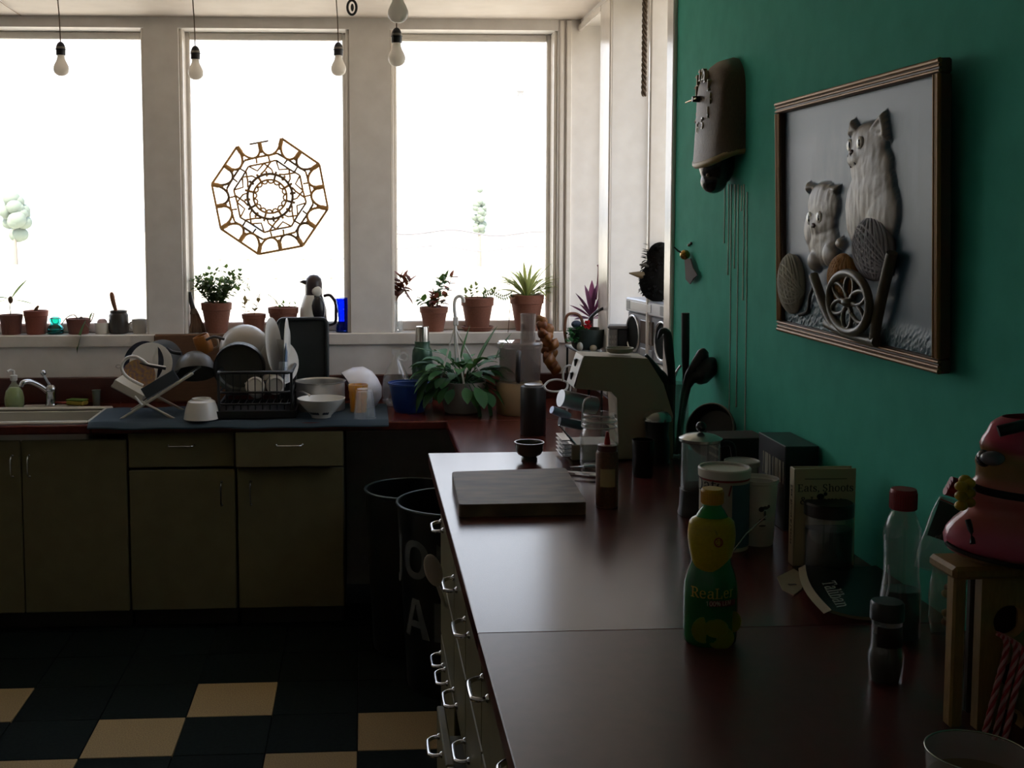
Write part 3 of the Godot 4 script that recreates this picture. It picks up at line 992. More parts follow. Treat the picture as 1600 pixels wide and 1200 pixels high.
func build_window_hangings() -> void:
	# round lace-like ornament on the middle pane
	var c := on_z(422, 307, -0.141)
	var u := mpp(c)
	var t := thing("window_ornament", "brown openwork octagonal lace-like ornament fixed to the middle window pane", "ornament", c)
	var wood := mt(hx("c08f52"), 0.7)
	var dk := mt(hx("7d6142"), 0.7)
	var at := func(r: float, deg: float) -> Vector3: return V(cos(deg_to_rad(deg)), sin(deg_to_rad(deg)), 0) * r * u
	for k in 8:
		var a0 := 33.0 + 45.0 * k
		var va: Vector3 = at.call(92, a0)
		var vb: Vector3 = at.call(92, a0 + 45)
		if k != 1:
			obj("border", MB.new().tube([va, vb], 1.9 * u, 6), wood, t)
		else:
			obj("border", MB.new().tube([va.lerp(vb, 0.3), va.lerp(vb, 0.72)], 1.4 * u, 6), dk, t)
		for h in 2:
			var s := va.lerp(vb, 0.5 * h + 0.02)
			var e := va.lerp(vb, 0.5 * h + 0.48)
			var mid := (s + e) / 2
			var inw := -mid.normalized()
			obj("arch", MB.new().tube(arc(mid + inw * 1.5 * u, (s - mid) * 0.97, inw * 21 * u, 0, PI, 14), 2.0 * u, 6), wood if (k + h) % 3 else dk, t)
			var kn := va.lerp(vb, 0.5 * h)
			obj("wedge", MB.new().tube([kn, kn * (1 - 0.11), kn * (1 - 0.2)], [3.4 * u, 4 * u, 1.2 * u], 6), wood, t)
		var m := MB.new()
		var n0: Vector3 = at.call(68, a0 + 2)
		var n1: Vector3 = at.call(64, a0 + 14)
		var n2: Vector3 = at.call(64, a0 + 31)
		var n3: Vector3 = at.call(68, a0 + 47)
		m.tube([n0, n1, n2, n3], 1.7 * u, 6)
		m.tube([n1, at.call(55, a0 + 12)], 1.5 * u, 5)
		m.tube([n2, at.call(55, a0 + 33)], 1.5 * u, 5)
		m.tube([at.call(57, a0 + 2), at.call(52, a0 + 22), at.call(57, a0 + 47)], 1.6 * u, 5)
		obj("lattice", m, wood if k % 2 else dk, t)
		m = MB.new()
		m.tube([at.call(57, a0 + 2), at.call(54, a0 + 10), at.call(41, a0 + 23), at.call(37, a0 + 35)], 1.6 * u, 5)
		m.tube([at.call(52, a0 + 22), at.call(44, a0 + 38), at.call(57, a0 + 47)], 1.5 * u, 5)
		m.tube([at.call(52, a0 + 22), at.call(42, a0 + 8), at.call(36, a0 + 4)], 1.5 * u, 5)
		obj("star_point", m, wood, t)
	for r in [35.0, 26.0]:
		obj("ring", MB.new().tube(ring(V(0, 0, 0), V(r * u, 0, 0), V(0, r * u, 0), 48), (2.3 if r > 30 else 1.8) * u, 6, true), dk if r > 30 else wood, t)
	for k in 16:
		var a := 8.0 + 22.5 * k
		obj("spoke", MB.new().tube([at.call(27, a) if k % 2 else at.call(31, a), at.call(40, a)], 2.0 * u, 6), wood if k % 3 else dk, t)
		obj("scallop", MB.new().tube(arc(at.call(26, a + 11), at.call(4.6, a + 101), at.call(-5.5, a + 11), 0, PI, 8), 1.5 * u, 5), wood, t)
	# bare bulbs on cords
	var glassm := mt(hx("fbf6f0"), 0.24)
	glassm.backlight_enabled = true
	glassm.backlight = Color(0.95, 0.93, 0.9)
	var black := mt(hx("2a2a30"), 0.4)
	var lab := ["bare frosted bulb in a dark socket hanging before the left window", "bare frosted bulb hanging by the left edge of the middle window", "bare frosted bulb hanging by the right edge of the middle window", "bare frosted bulb hanging lower over the second mullion, below the closer bulb", "large bare frosted bulb closest to the camera, cut off by the top of the photo"]
	var where := [[96, 119, 0.9], [306, 125, 0.9], [529, 119, 0.9], [620, 104, 1.5], [622, 36, 2.15]]
	for k in 5:
		var w: Array = where[k]
		var p := on_z(w[0], w[1], w[2])
		t = thing("hanging_bulb", lab[k], "light bulb", p, 0.0, "bare bulbs on cords")
		obj("bulb", MB.new().lathe(P(0.001, [0, 0, 10, 1.2, 20, 6, 27, 14, 30, 26, 29, 36, 24, 48, 18, 59, 14.5, 70, 13.5, 82]), 28), glassm, t)
		var s := obj("socket", MB.new().lathe(P(0.001, [13, 80, 18, 80, 18, 100, 20, 101, 20, 104, 17.5, 105, 17.5, 112, 13, 124, 6, 131, 0, 131]), 20), black, t)
		obj("collar", MB.new().lathe(P(0.001, [18.2, 104, 18.2, 111, 17.6, 112]), 20), mt(hx("8f8a80"), 0.4), s)
		var top := CEIL - p.y
		obj("cord", MB.new().tube(curve([V(0, 0.13, 0), V(-0.002, lerpf(0.13, top, 0.35), 0), V(-0.006, lerpf(0.13, top, 0.7), 0), V(-0.001, top, 0)]), 0.0024, 6), mt(hx("6b5a48"), 0.6), t)
	var pp := on_z(550, 24, 0.75)
	u = mpp(pp)
	t = thing("ceiling_pulley", "small black oval pulley hanging from the ceiling between two bulbs", "pulley", pp)
	obj("frame", MB.new().tube(ring(V(0, 12, 0) * u, V(7, 0, 0) * u, V(0, 11, 0) * u, 24), 2.0 * u, 8, true), mt(hx("1e1c1b"), 0.4), t)
	obj("wheel", MB.new().ball(V(0.5, 12, 0) * u, V(2.6, 6, 2.6) * u, 12, 8), mt(hx("2b2826"), 0.4), t)
	obj("hook", MB.new().tube([V(0, 23, 0) * u, V(0, 27, 0) * u, V(0, CEIL - pp.y, 0)], 1.6 * u, 6), mt(hx("1e1c1b"), 0.4), t)
	var a := on_y(-20, -14, CEIL - 0.003)
	var b := on_y(36, 26, CEIL - 0.003)
	b.z = maxf(b.z, 0.02)
	tag(obj("wire", MB.new().tube(curve([a, (a + b) / 2 + V(0, -0.006, 0), b]), 0.0015, 5), mt(hx("8a6a50"), 0.6)), "thin wire strung along the ceiling at the far left", "wire")

# ---------------------------------------------------------------- sink and drying dishes
func on_counter(px: float, z: float) -> Vector3:
	var p := on_z(px, 640.0, z)
	return V(p.x, HS, z)

func build_sink_things() -> void:
	var chrome := mt(hx("c9cccf"), 0.15, 1.0)
	var p := on_counter(23, 0.13)
	var u := mpp(p)
	var t := thing("soap_bottle", "clear pump bottle of green dish soap standing behind the sink", "soap bottle", p)
	obj("bottle", MB.new().lathe(P(u, [0, 0, 14, 0, 15, 4, 15.5, 14, 13, 26, 7, 34, 4, 38, 4, 44, 0, 44]), 26), glass(hx("dfe8d8"), 0.2), t)
	obj("soap", MB.new().lathe(P(u, [0, 0.6, 13, 0.6, 14.2, 4, 14.6, 14, 12.4, 25, 7, 31, 0, 31]), 26), mt(hx("7f9a3a"), 0.3), t)
	var m := MB.new()
	m.lathe(P(u, [5, 42, 5.6, 43, 5.6, 50, 2, 51, 2, 58, 0, 58]), 16)
	m.tube(curve([V(0, 57, 0) * u, V(-4, 59, 4) * u, V(-7, 57, 9) * u]), 1.6 * u, 8)
	obj("pump", m, mt(hx("d8d6d2"), 0.35), t)
	p = on_counter(80, 0.13)
	u = mpp(p)
	t = thing("faucet", "chrome single-lever faucet on a pale deck plate behind the sink", "faucet", p)
	obj("deck_plate", MB.new().box(V(2, 1.5, 0) * u, V(86, 3, 14) * u, 1.2 * u), mt(hx("b9b4a8"), 0.3), t)
	obj("body", MB.new().lathe(P(u, [9, 3, 7.5, 6, 7.5, 22, 8.5, 24, 8, 30, 5, 34, 0, 35]), 22), chrome, t)
	obj("spout", MB.new().tube(curve([V(-3, 22, 0) * u, V(-14, 34, 8) * u, V(-26, 42, 18) * u, V(-34, 42, 26) * u, V(-37, 36, 28) * u], 5), 4.2 * u, 12), chrome, t)
	m = MB.new().tube([V(0, 32, 0) * u, V(-5, 42, 3) * u, V(-9, 52, 5) * u], [2.6 * u, 2 * u, 2.2 * u], 10)
	m.ball(V(-9, 54, 5) * u, V(4.4, 4.4, 4.4) * u, 14, 10)
	obj("lever", m, chrome, t)
	p = on_counter(121, 0.14)
	u = mpp(p)
	t = thing("sponge", "yellow-green scouring sponge lying beside the faucet", "sponge", p + V(0, 3.2 * u, 0), -0.3)
	obj("foam", MB.new().box(V(0, 3.5, 0) * u, V(30, 7, 18) * u, 2 * u), mott("b8a84a", "9a8d38", 0.03, 0.95, 0.1), t)
	obj("scourer", MB.new().box(V(0, 8, 0) * u, V(30, 2, 18) * u, 0.6 * u), mott("5f7a2c", "4c6424", 0.02, 0.95, 0.15), t)
	p = on_counter(100, 0.115)
	t = thing("scrub_brush", "small red dish brush lying next to the yellow-green sponge", "brush", p)
	obj("handle", MB.new().tube([V(-12, 7, 6) * u, V(0, 6, 6) * u, V(8, 6, 7) * u], [1.4 * u, 2 * u, 2.6 * u], 8), mt(hx("8a3224"), 0.4), t)
	p = on_counter(151, 0.12)
	u = mpp(p)
	t = thing("tumbler", "small grey-green metal tumbler behind the sink's right corner", "cup", p)
	obj("body", MB.new().lathe(vessel(u, [5.5, 0, 6.5, 24, 7, 25], 0.8 * u), 20), mt(hx("7d8a80"), 0.3, 0.8), t)

func dish(parent: Node, called: String, c: Vector3, r: float, face: Vector3, material: Material, depth := 0.18) -> MeshInstance3D:
	var m := MB.new()
	var f := face.normalized()
	var s := f.cross(V(0, 1, 0.01)).normalized()
	m.x = Transform3D(Basis(s, f, s.cross(f)), c)
	m.lathe([Vector2(0, 0), Vector2(r * 0.55, 0), Vector2(r * 0.62, r * 0.02), Vector2(r * 0.72, r * depth * 0.5), Vector2(r, r * depth), Vector2(r * 0.995, r * depth + 0.003), Vector2(r * 0.7, r * depth * 0.5 + 0.004), Vector2(r * 0.58, r * 0.03 + 0.003), Vector2(0, r * 0.03 + 0.002)], 36)
	return obj(called, m, material, parent)

func plate(label: String, px: float, py: float, z: float, rpx: float, face: Vector3, material: Material, group := "", depth := 0.18) -> Node3D:
	var p := on_z(px, py, z)
	var u := mpp(p)
	var t := thing("plate", label, "plate", p, 0.0, group)
	dish(t, "dish", V(0, 0, 0), rpx * u, face, material, depth)
	return t

func hollow(t: Node3D, called: String, c: Vector3, axis: Vector3, prof: Array, material: Material, seg := 36) -> MeshInstance3D:
	var m := MB.new()
	var f := axis.normalized()
	var s := f.cross(V(0.01, 0.3, 1)).normalized()
	m.x = Transform3D(Basis(s, f, s.cross(f)), c)
	m.lathe(prof, seg)
	return obj(called, m, material, t)

func build_dish_things() -> void:
	var white := mt(hx("d6d2ca"), 0.25)
	var offw := mt(hx("c4beb4"), 0.3)
	var steel := mt(hx("b4b0a8"), 0.3, 0.6)
	var blackm := mt(hx("1b1c1c"), 0.35)
	# towel under the dishes
	var m := MB.new()
	var tz := func(u, v, up): return V(-1.16 + 1.262 * u, HS + up + 0.0022 * (sin(u * 31.0 + v * 7.0) + sin(v * 23.0 + u * 11.0)) * sin(PI * clampf(u, 0.02, 0.98)) + 0.006 * exp(-pow(u * 16.0 - 0.6, 2)) - (0.02 * pow(clampf((v - 0.93) / 0.07, 0, 1), 2)), 0.27 - 0.1 * sin(u * 2.2) + (0.386 + 0.1 * sin(u * 2.2)) * v)
	m.sheet(70, 18, func(u, v): return tz.call(u, 1.0 - v, 0.007))
	m.sheet(70, 2, func(u, v): return tz.call(u, 1.0, 0.007) - V(0, 0.006 * v, 0))
	tag(obj("dish_towel", m, mott("34454f", "28363f", 0.06, 0.95, 0.12, Vector3.ONE, 0.05)), "blue-grey dish towel spread under the drying dishes on the red counter", "towel")
	# cutting board against the wall
	var p := on_counter(300, 0.055)
	var u := mpp(p)
	var t := thing("wooden_board", "brown wooden board leaning on the wall behind the drying plates", "board", p)
	m = MB.new()
	m.x.basis = Basis(Vector3.RIGHT, -0.09)
	m.box(V(-2, 54, 0) * u, V(112, 107, 6) * u, 2.5 * u)
	obj("board", m, mott("6d4c30", "583b25", 0.3, 0.6, 0.05, V(0.3, 4, 1)), t)
	# folding white dish rack
	p = on_counter(240, 0.42)
	u = mpp(p)
	t = thing("folding_rack", "pale folding dish rack with crossed legs, left of the upside-down white bowl", "dish rack", p)
	var rackm := mt(hx("b7b09f"), 0.5)
	for z in [-0.12, 0.12]:
		m = MB.new()
		m.tube([V(-55, 54, 0) * u + V(0, 0, z), V(40, 1, 0) * u + V(0, 0, z)], 2.2 * u, 8)
		obj("leg", m, rackm, t)
		m = MB.new()
		m.tube([V(68, 72, 0) * u + V(0, 0, z), V(-44, 1, 0) * u + V(0, 0, z)], 2.2 * u, 8)
		obj("leg", m, rackm, t)
	for k in 9:
		var f := lerpf(0.1, 0.96, k / 8.0)
		var a := V(-9, 28, 0).lerp(V(68, 72, 0), f) * u
		obj("slat", MB.new().box(a + V(0, 0, 0), V(1.6 * u, 1.6 * u, 0.24), 0.0006), mt(hx("5b6164"), 0.5), t)
	m = MB.new()
	m.x = Transform3D(Basis(V(0, 0, 1), -0.53), V(-32, 43, 0) * u)
	m.box(V(0, 3, 0) * u, V(50 * u, 12 * u, 0.25), 0.001)
	obj("side_board", m, rackm, t)
	m = MB.new()
	m.x = Transform3D(Basis(V(0, 0, 1), 0.53), V(20, 52, 0) * u)
	m.box(V(0, 4, 0) * u + V(0, 0, 0.118), V(58 * u, 18 * u, 0.004), 0.001)
	obj("tray_side", m, mt(hx("3a4044"), 0.4), t)
	obj("end_clip", MB.new().tube([V(-20, 38, 0) * u + V(0, 0, 0.124), V(-9, 24, 0) * u + V(0, 0, 0.124)], 1.8 * u, 8), mt(hx("e8e6e2"), 0.3), t)
	# plates in the folding rack
	var g := "plates in the folding rack"
	t = plate("navy rimmed plate, the rearmost and leftmost of the rack's plates", 226, 568, 0.3, 35, V(-0.35, 0.25, 1), mt(hx("1e2236"), 0.25), g, 0.1)
	plate("large plain off-white plate standing in the folding rack", 236, 568, 0.33, 33, V(0.1, 0.25, 1), white, g, 0.06)
	plate("plate patterned in yellow and purple behind the white strainer", 217, 588, 0.38, 27, V(-0.1, 0.3, 1), mott("b98a30", "5a4a6a", 0.11, 0.3, 0.02), g, 0.08)
	p = on_z(254, 562, 0.25)
	u = mpp(p)
	t = thing("frying_pan", "grey pan with a short black handle behind the off-white plate", "pan", p)
	dish(t, "pan", V(0, 0, 0), 31 * u, V(0.2, 0.2, 1), mt(hx("9a9ea2"), 0.3, 0.2), 0.2)
	obj("handle", MB.new().tube(curve([V(8, 18, 6) * u, V(18, 13, 12) * u, V(32, 11, 16) * u]), 3 * u, 8), mt(hx("101418"), 0.4), t)
	# white strainer rim with dark rod
	p = on_z(215, 585, 0.5)
	u = mpp(p)
	t = thing("strainer", "white looped strainer rim with a dark handle, hung over the folding rack", "strainer", p)
	obj("rim", MB.new().tube(curve([V(8, -18, 0) * u, V(-12, -7, 0) * u, V(-22, 3, 0) * u, V(-24, 14, 0) * u, V(-17, 25, 0) * u, V(-4, 28, 0) * u, V(8, 22, 0) * u, V(18, 15, 0) * u, V(44, 10, 0) * u], 6), 2.6 * u, 10), white, t)
	obj("handle", MB.new().tube([V(4, 18, 1) * u, V(22, 13, 1) * u, V(44, 9, 1) * u], [1.4 * u, 2.4 * u, 2.6 * u], 10), mt(hx("25272c"), 0.4), t)
	obj("ring", MB.new().tube(ring(V(-29, 13, 0) * u, V(4, 0, 0) * u, V(0, 2.4, 0) * u, 14), 0.9 * u, 6, true), steel, t)
	# dark dome bowl
	p = on_z(305, 578, 0.3)
	u = mpp(p)
	t = thing("mixing_bowl", "dark grey bowl turned over between the folding rack and the black rack", "bowl", p)
	hollow(t, "bowl", V(0, -6, 0) * u, V(-0.1, 1, -0.55), P(u, [33, 0, 31, 12, 25, 24, 14, 33, 0, 36]), mt(hx("56544e"), 0.4))
	# orange mug
	p = on_z(327, 537, 0.22)
	u = mpp(p)
	t = thing("mug", "tan and orange glazed mug lying atop the drying dishes", "mug", p)
	hollow(t, "body", V(-7, -6, 0) * u, V(-0.35, 1, 0.1), vessel(u, [11, -8, 13, -4, 13.5, 12, 12.5, 20], 1.5 * u), mott("b87a34", "8f5522", 0.05, 0.35, 0.06))
	obj("handle", MB.new().tube(curve([V(6, -8, 0) * u, V(14, -3, 3) * u, V(12, 8, 3) * u, V(2, 10, 0) * u]), 1.8 * u, 8), mt(hx("b5a898"), 0.35), t)
	# black wire dish rack
	p = on_counter(404, 0.42) + V(0, 0.008, 0)
	u = mpp(p)
	t = thing("wire_rack", "black two-tier wire dish rack full of crockery in the middle of the towel", "dish rack", p)
	var hw := 0.155
	var hd := 0.15
	for y in [22.0, 40.0, 70.0]:
		var yy: float = y * u
		obj("rail", rect_rail(hw, hd, yy, (2.8 if y > 60 else 1.8) * u), blackm, t)
	m = MB.new()
	for k in 11:
		var x := lerpf(-hw, hw, k / 10.0)
		m = MB.new()
		m.tube([V(x, 70 * u, hd), V(x, 14 * u, hd), V(x, 14 * u, -hd), V(x, 70 * u, -hd)], 0.9 * u, 6)
		obj("wire", m, blackm, t)
	for sx in [-1, 1]:
		for sz in [-1, 1]:
			obj("leg", MB.new().tube([V(sx * hw, 70 * u, sz * hd), V(sx * hw, 0, sz * hd)], 2.2 * u, 8), blackm, t)
	m = MB.new().box(V(0, 4 * u, 0.01), V(hw * 2 + 0.04, 4 * u, hd * 2 + 0.04), 0.002)
	for s in [-1, 1]:
		m.box(V(0, 9 * u, 0.01 + s * (hd + 0.018)), V(hw * 2 + 0.04, 8 * u, 0.004), 0.001)
		m.box(V(s * (hw + 0.018), 9 * u, 0.01), V(0.004, 8 * u, hd * 2 + 0.036), 0.001)
	obj("drip_tray", m, mt(hx("141515"), 0.3), t)
	# things in the black rack
	p = on_z(382, 545, 0.36)
	u = mpp(p)
	t = thing("mixing_bowl", "large pale metal bowl standing on edge at the top of the black rack", "bowl", p)
	hollow(t, "bowl", V(0, 0, -8 * u), V(0.12, 0.3, 0.9), P(u, [40, -8, 38, 2, 31, 14, 18, 22, 0, 24, 0, 22, 17, 20, 29, 12, 36, 2, 38, -8]), mt(hx("a8a39b"), 0.35, 0.15))
	obj("grip", MB.new().tube(curve([V(-30, 16, 6) * u, V(-46, 20, 8) * u, V(-58, 15, 6) * u]), 2.2 * u, 8), mt(hx("3a3530"), 0.4), t)
	p = on_z(374, 575, 0.46)
	u = mpp(p)
	t = thing("saucepan", "dark round pan leaning in the front of the black rack", "pan", p)
	hollow(t, "pan", V(0, 0, 0), V(0, 0.15, -1), P(u, [40, -6, 40, 10, 36, 14, 0, 15, 0, 12, 35, 11, 38, 8, 38, -6]), mt(hx("55564f"), 0.4, 0.2))
	var gp := "plates on edge at the right of the black rack"
	for k in 4:
		var d: Array = [[423, 541, 0.4, 45, V(1, 0.12, 0.2), "tall off-white plate on edge, leftmost of the plates at the rack's right end"], [434, 566, 0.33, 36, V(0.6, 0.2, 0.8), "off-white plate behind the tall one, its rounded top showing"], [447, 567, 0.4, 38, V(-1, 0.1, 0.12), "blue plate on edge at the right end of the black rack"], [452, 540, 0.36, 43, V(-1, 0.03, -0.02), "thin white plate on edge against the dark tray"]][k]
		plate(d[5], d[0], d[1], d[2], d[3], d[4], mt(hx("5b7390"), 0.3) if k == 2 else (offw if k == 1 else white), gp, 0.1)
	for k in 2:
		p = on_z([398, 431][k], [616, 616][k], 0.54)
		u = mpp(p)
		t = thing("mug", ["white mug on its side, bottom facing out, at the front of the black rack", "small white cup on its side, right of the white mug in the black rack"][k], "mug", p)
		hollow(t, "body", V(0, 14, 0) * u, V([-0.1, 0.15][k], [0.5, 0.05][k], 1), vessel(u, [14, -24, 15, -14, 15, -2, 12, 0], 1.4 * u, -0.05), white, 28)
		hollow(t, "foot", V(0, 14, 0) * u, V([-0.1, 0.15][k], [0.5, 0.05][k], 1), P(u, [12.5, -0.5, 12, 1.2, 10.5, 1.2, 10, 0, 0, -0.2]), offw, 28)
	p = on_z(443, 597, 0.5)
	u = mpp(p)
	t = thing("drinking_glass", "clear tumbler hanging upside down at the right of the black rack", "glass", p)
	obj("body", MB.new().lathe(vessel(u, [8.5, 0, 7, 30, 6, 32], 0.8 * u), 20), glass(hx("dfe8ea"), 0.1), t)
	p = on_z(422, 590, 0.47)
	u = mpp(p)
	t = thing("serving_spoon", "shiny spoon bowl catching light inside the black rack", "spoon", p)
	m = MB.new()
	m.ball(V(0, 0, 0), V(12, 6, 3) * u, 16, 8)
	m.tube([V(-10, -3, 0) * u, V(-40, -10, -6) * u], 1.4 * u, 6)
	obj("spoon", m, steel, t)
	# dark tray
	p = on_counter(474, 0.17)
	u = mpp(p)
	t = thing("oven_tray", "tall dark rounded tray leaning on the wall behind the steel saucepan", "tray", p)
	m = MB.new()
	var poly := PackedVector2Array()
	for cpt in [[1, 1], [-1, 1], [-1, -1], [1, -1]]:
		for k in 6:
			var a := deg_to_rad(18.0 * k) + atan2(cpt[1], cpt[0]) - PI / 4
			poly.append(Vector2(cpt[0] * 29 + 9 * cos(a), cpt[1] * 58 + 9 * sin(a)) * u)
	m.x = Transform3D(Basis(Vector3.RIGHT, -0.1), V(0, 68 * u, 0))
	m.prism(poly, -0.012, -0.008)
	var rim := []
	for q in poly:
		rim.append(V(q.x, q.y, 0))
	m.tube(rim, 3 * u, 8, true)
	var wall := MB.new()
	wall.x = m.x
	wall.flat()
	for k in poly.size():
		var a2 := poly[k]
		var b2 := poly[(k + 1) % poly.size()]
		wall.quad(V(a2.x, a2.y, 0), V(b2.x, b2.y, 0), V(b2.x, b2.y, -0.01), V(a2.x, a2.y, -0.01))
	obj("tray", m, mt(hx("262a2a"), 0.35, 0.3), t)
	obj("side", wall, mt(hx("262a2a"), 0.35, 0.3), t)
	# upside-down white bowl
	p = on_counter(315, 0.575) + V(0, 0.012, 0)
	u = mpp(p)
	t = thing("bowl", "white footed bowl turned upside down at the front of the towel", "bowl", p)
	obj("bowl", MB.new().lathe(P(u, [26, 0, 28, 0.5, 27.5, 3, 25, 16, 21, 27, 17, 29.5, 15.5, 29.5, 15, 32, 13.5, 32, 13, 29, 0, 29]), 36), white, t)
	# steel saucepan
	p = on_counter(501, 0.34)
	u = mpp(p)
	t = thing("saucepan", "stainless steel saucepan with a short handle behind the patterned bowl", "pan", p)
	obj("pan", MB.new().lathe(vessel(u, [34, 0, 38, 4, 38, 46, 40, 48], 1.5 * u), 40), steel, t)
	obj("handle", MB.new().tube(curve([V(-37, 34, 4) * u, V(-22, 33, 36) * u, V(-14, 30, 44) * u]), 2.6 * u, 8), mt(hx("cfcac2"), 0.3, 0.9), t)
	# patterned white bowl
	p = on_counter(502, 0.55) + V(0, 0.008, 0)
	u = mpp(p)
	t = thing("bowl", "white bowl painted with dark leaf shapes at the towel's front right", "bowl", p)
	obj("bowl", MB.new().lathe(vessel(u, [15, 0, 16, 3, 26, 14, 35, 25, 37.5, 30], 1.6 * u), 40), white, t)
	for k in 3:
		var a: float = [-1.95, -1.2, -2.35][k]
		m = MB.new()
		var rr := func(h: float) -> float: return lerpf(16.3, 36.0, clampf((h - 3.0) / 24.0, 0, 1)) * u + 0.0008
		m.sheet(10, 6, func(s, v): return V(cos(a + (s - 0.5) * 0.5), 0, -sin(a + (s - 0.5) * 0.5)) * rr.call(6.0 + 17.0 * v * (1.0 - pow(2.0 * s - 1.0, 2) * 0.9)) + V(0, (6.0 + 17.0 * v * (1.0 - pow(2.0 * s - 1.0, 2) * 0.9)) * u, 0))
		obj("painted_leaf", m, mt(hx("39424a"), 0.3), t)
	# big white bowl on its side
	p = on_z(568, 606, 0.24)
	u = mpp(p)
	t = thing("plastic_bowl", "big white plastic bowl propped on its side behind the amber glass", "bowl", p)
	hollow(t, "bowl", V(-5, -2, 0) * u, V(0.85, 0.5, -0.15), P(u, [37, -12, 37, -6, 35, 8, 28, 22, 15, 30, 0, 32, 0, 30, 14, 28, 26, 20, 33, 8, 35, -12]), mt(hx("d9d6da"), 0.35))
	p = on_counter(560, 0.42)
	u = mpp(p)
	t = thing("amber_glass", "amber ridged drinking glass in front of the big white bowl", "glass", p)
	m = MB.new().lathe(vessel(u, [11, 0, 13, 3, 12.5, 10, 13.5, 13, 13, 22, 14.5, 26, 14, 34, 15.5, 38, 15.5, 46], 1.6 * u), 30)
	obj("body", m, glass(hx("e09a20"), 0.5), t)
	p = on_counter(570, 0.58) + V(0, 0.008, 0)
	u = mpp(p)
	t = thing("drinking_glass", "clear tumbler upside down at the right end of the towel", "glass", p)
	obj("body", MB.new().lathe([Vector2(17.5, 0) * u, Vector2(13, 44) * u, Vector2(12, 45.5) * u, Vector2(0, 45.5) * u, Vector2(0, 42) * u, Vector2(11, 41) * u, Vector2(16.5, 0) * u, Vector2(17.5, 0) * u], 30), glass(hx("e6eef2"), 0.1), t)

func rect_rail(hw: float, hd: float, y: float, r: float) -> MB:
	var c := 0.02
	var seq := [V(hw, y, hd - c), V(hw, y, -hd + c), V(hw - c, y, -hd), V(-hw + c, y, -hd), V(-hw, y, -hd + c), V(-hw, y, hd - c), V(-hw + c, y, hd), V(hw - c, y, hd)]
	return MB.new().tube(seq, r, 8, true)

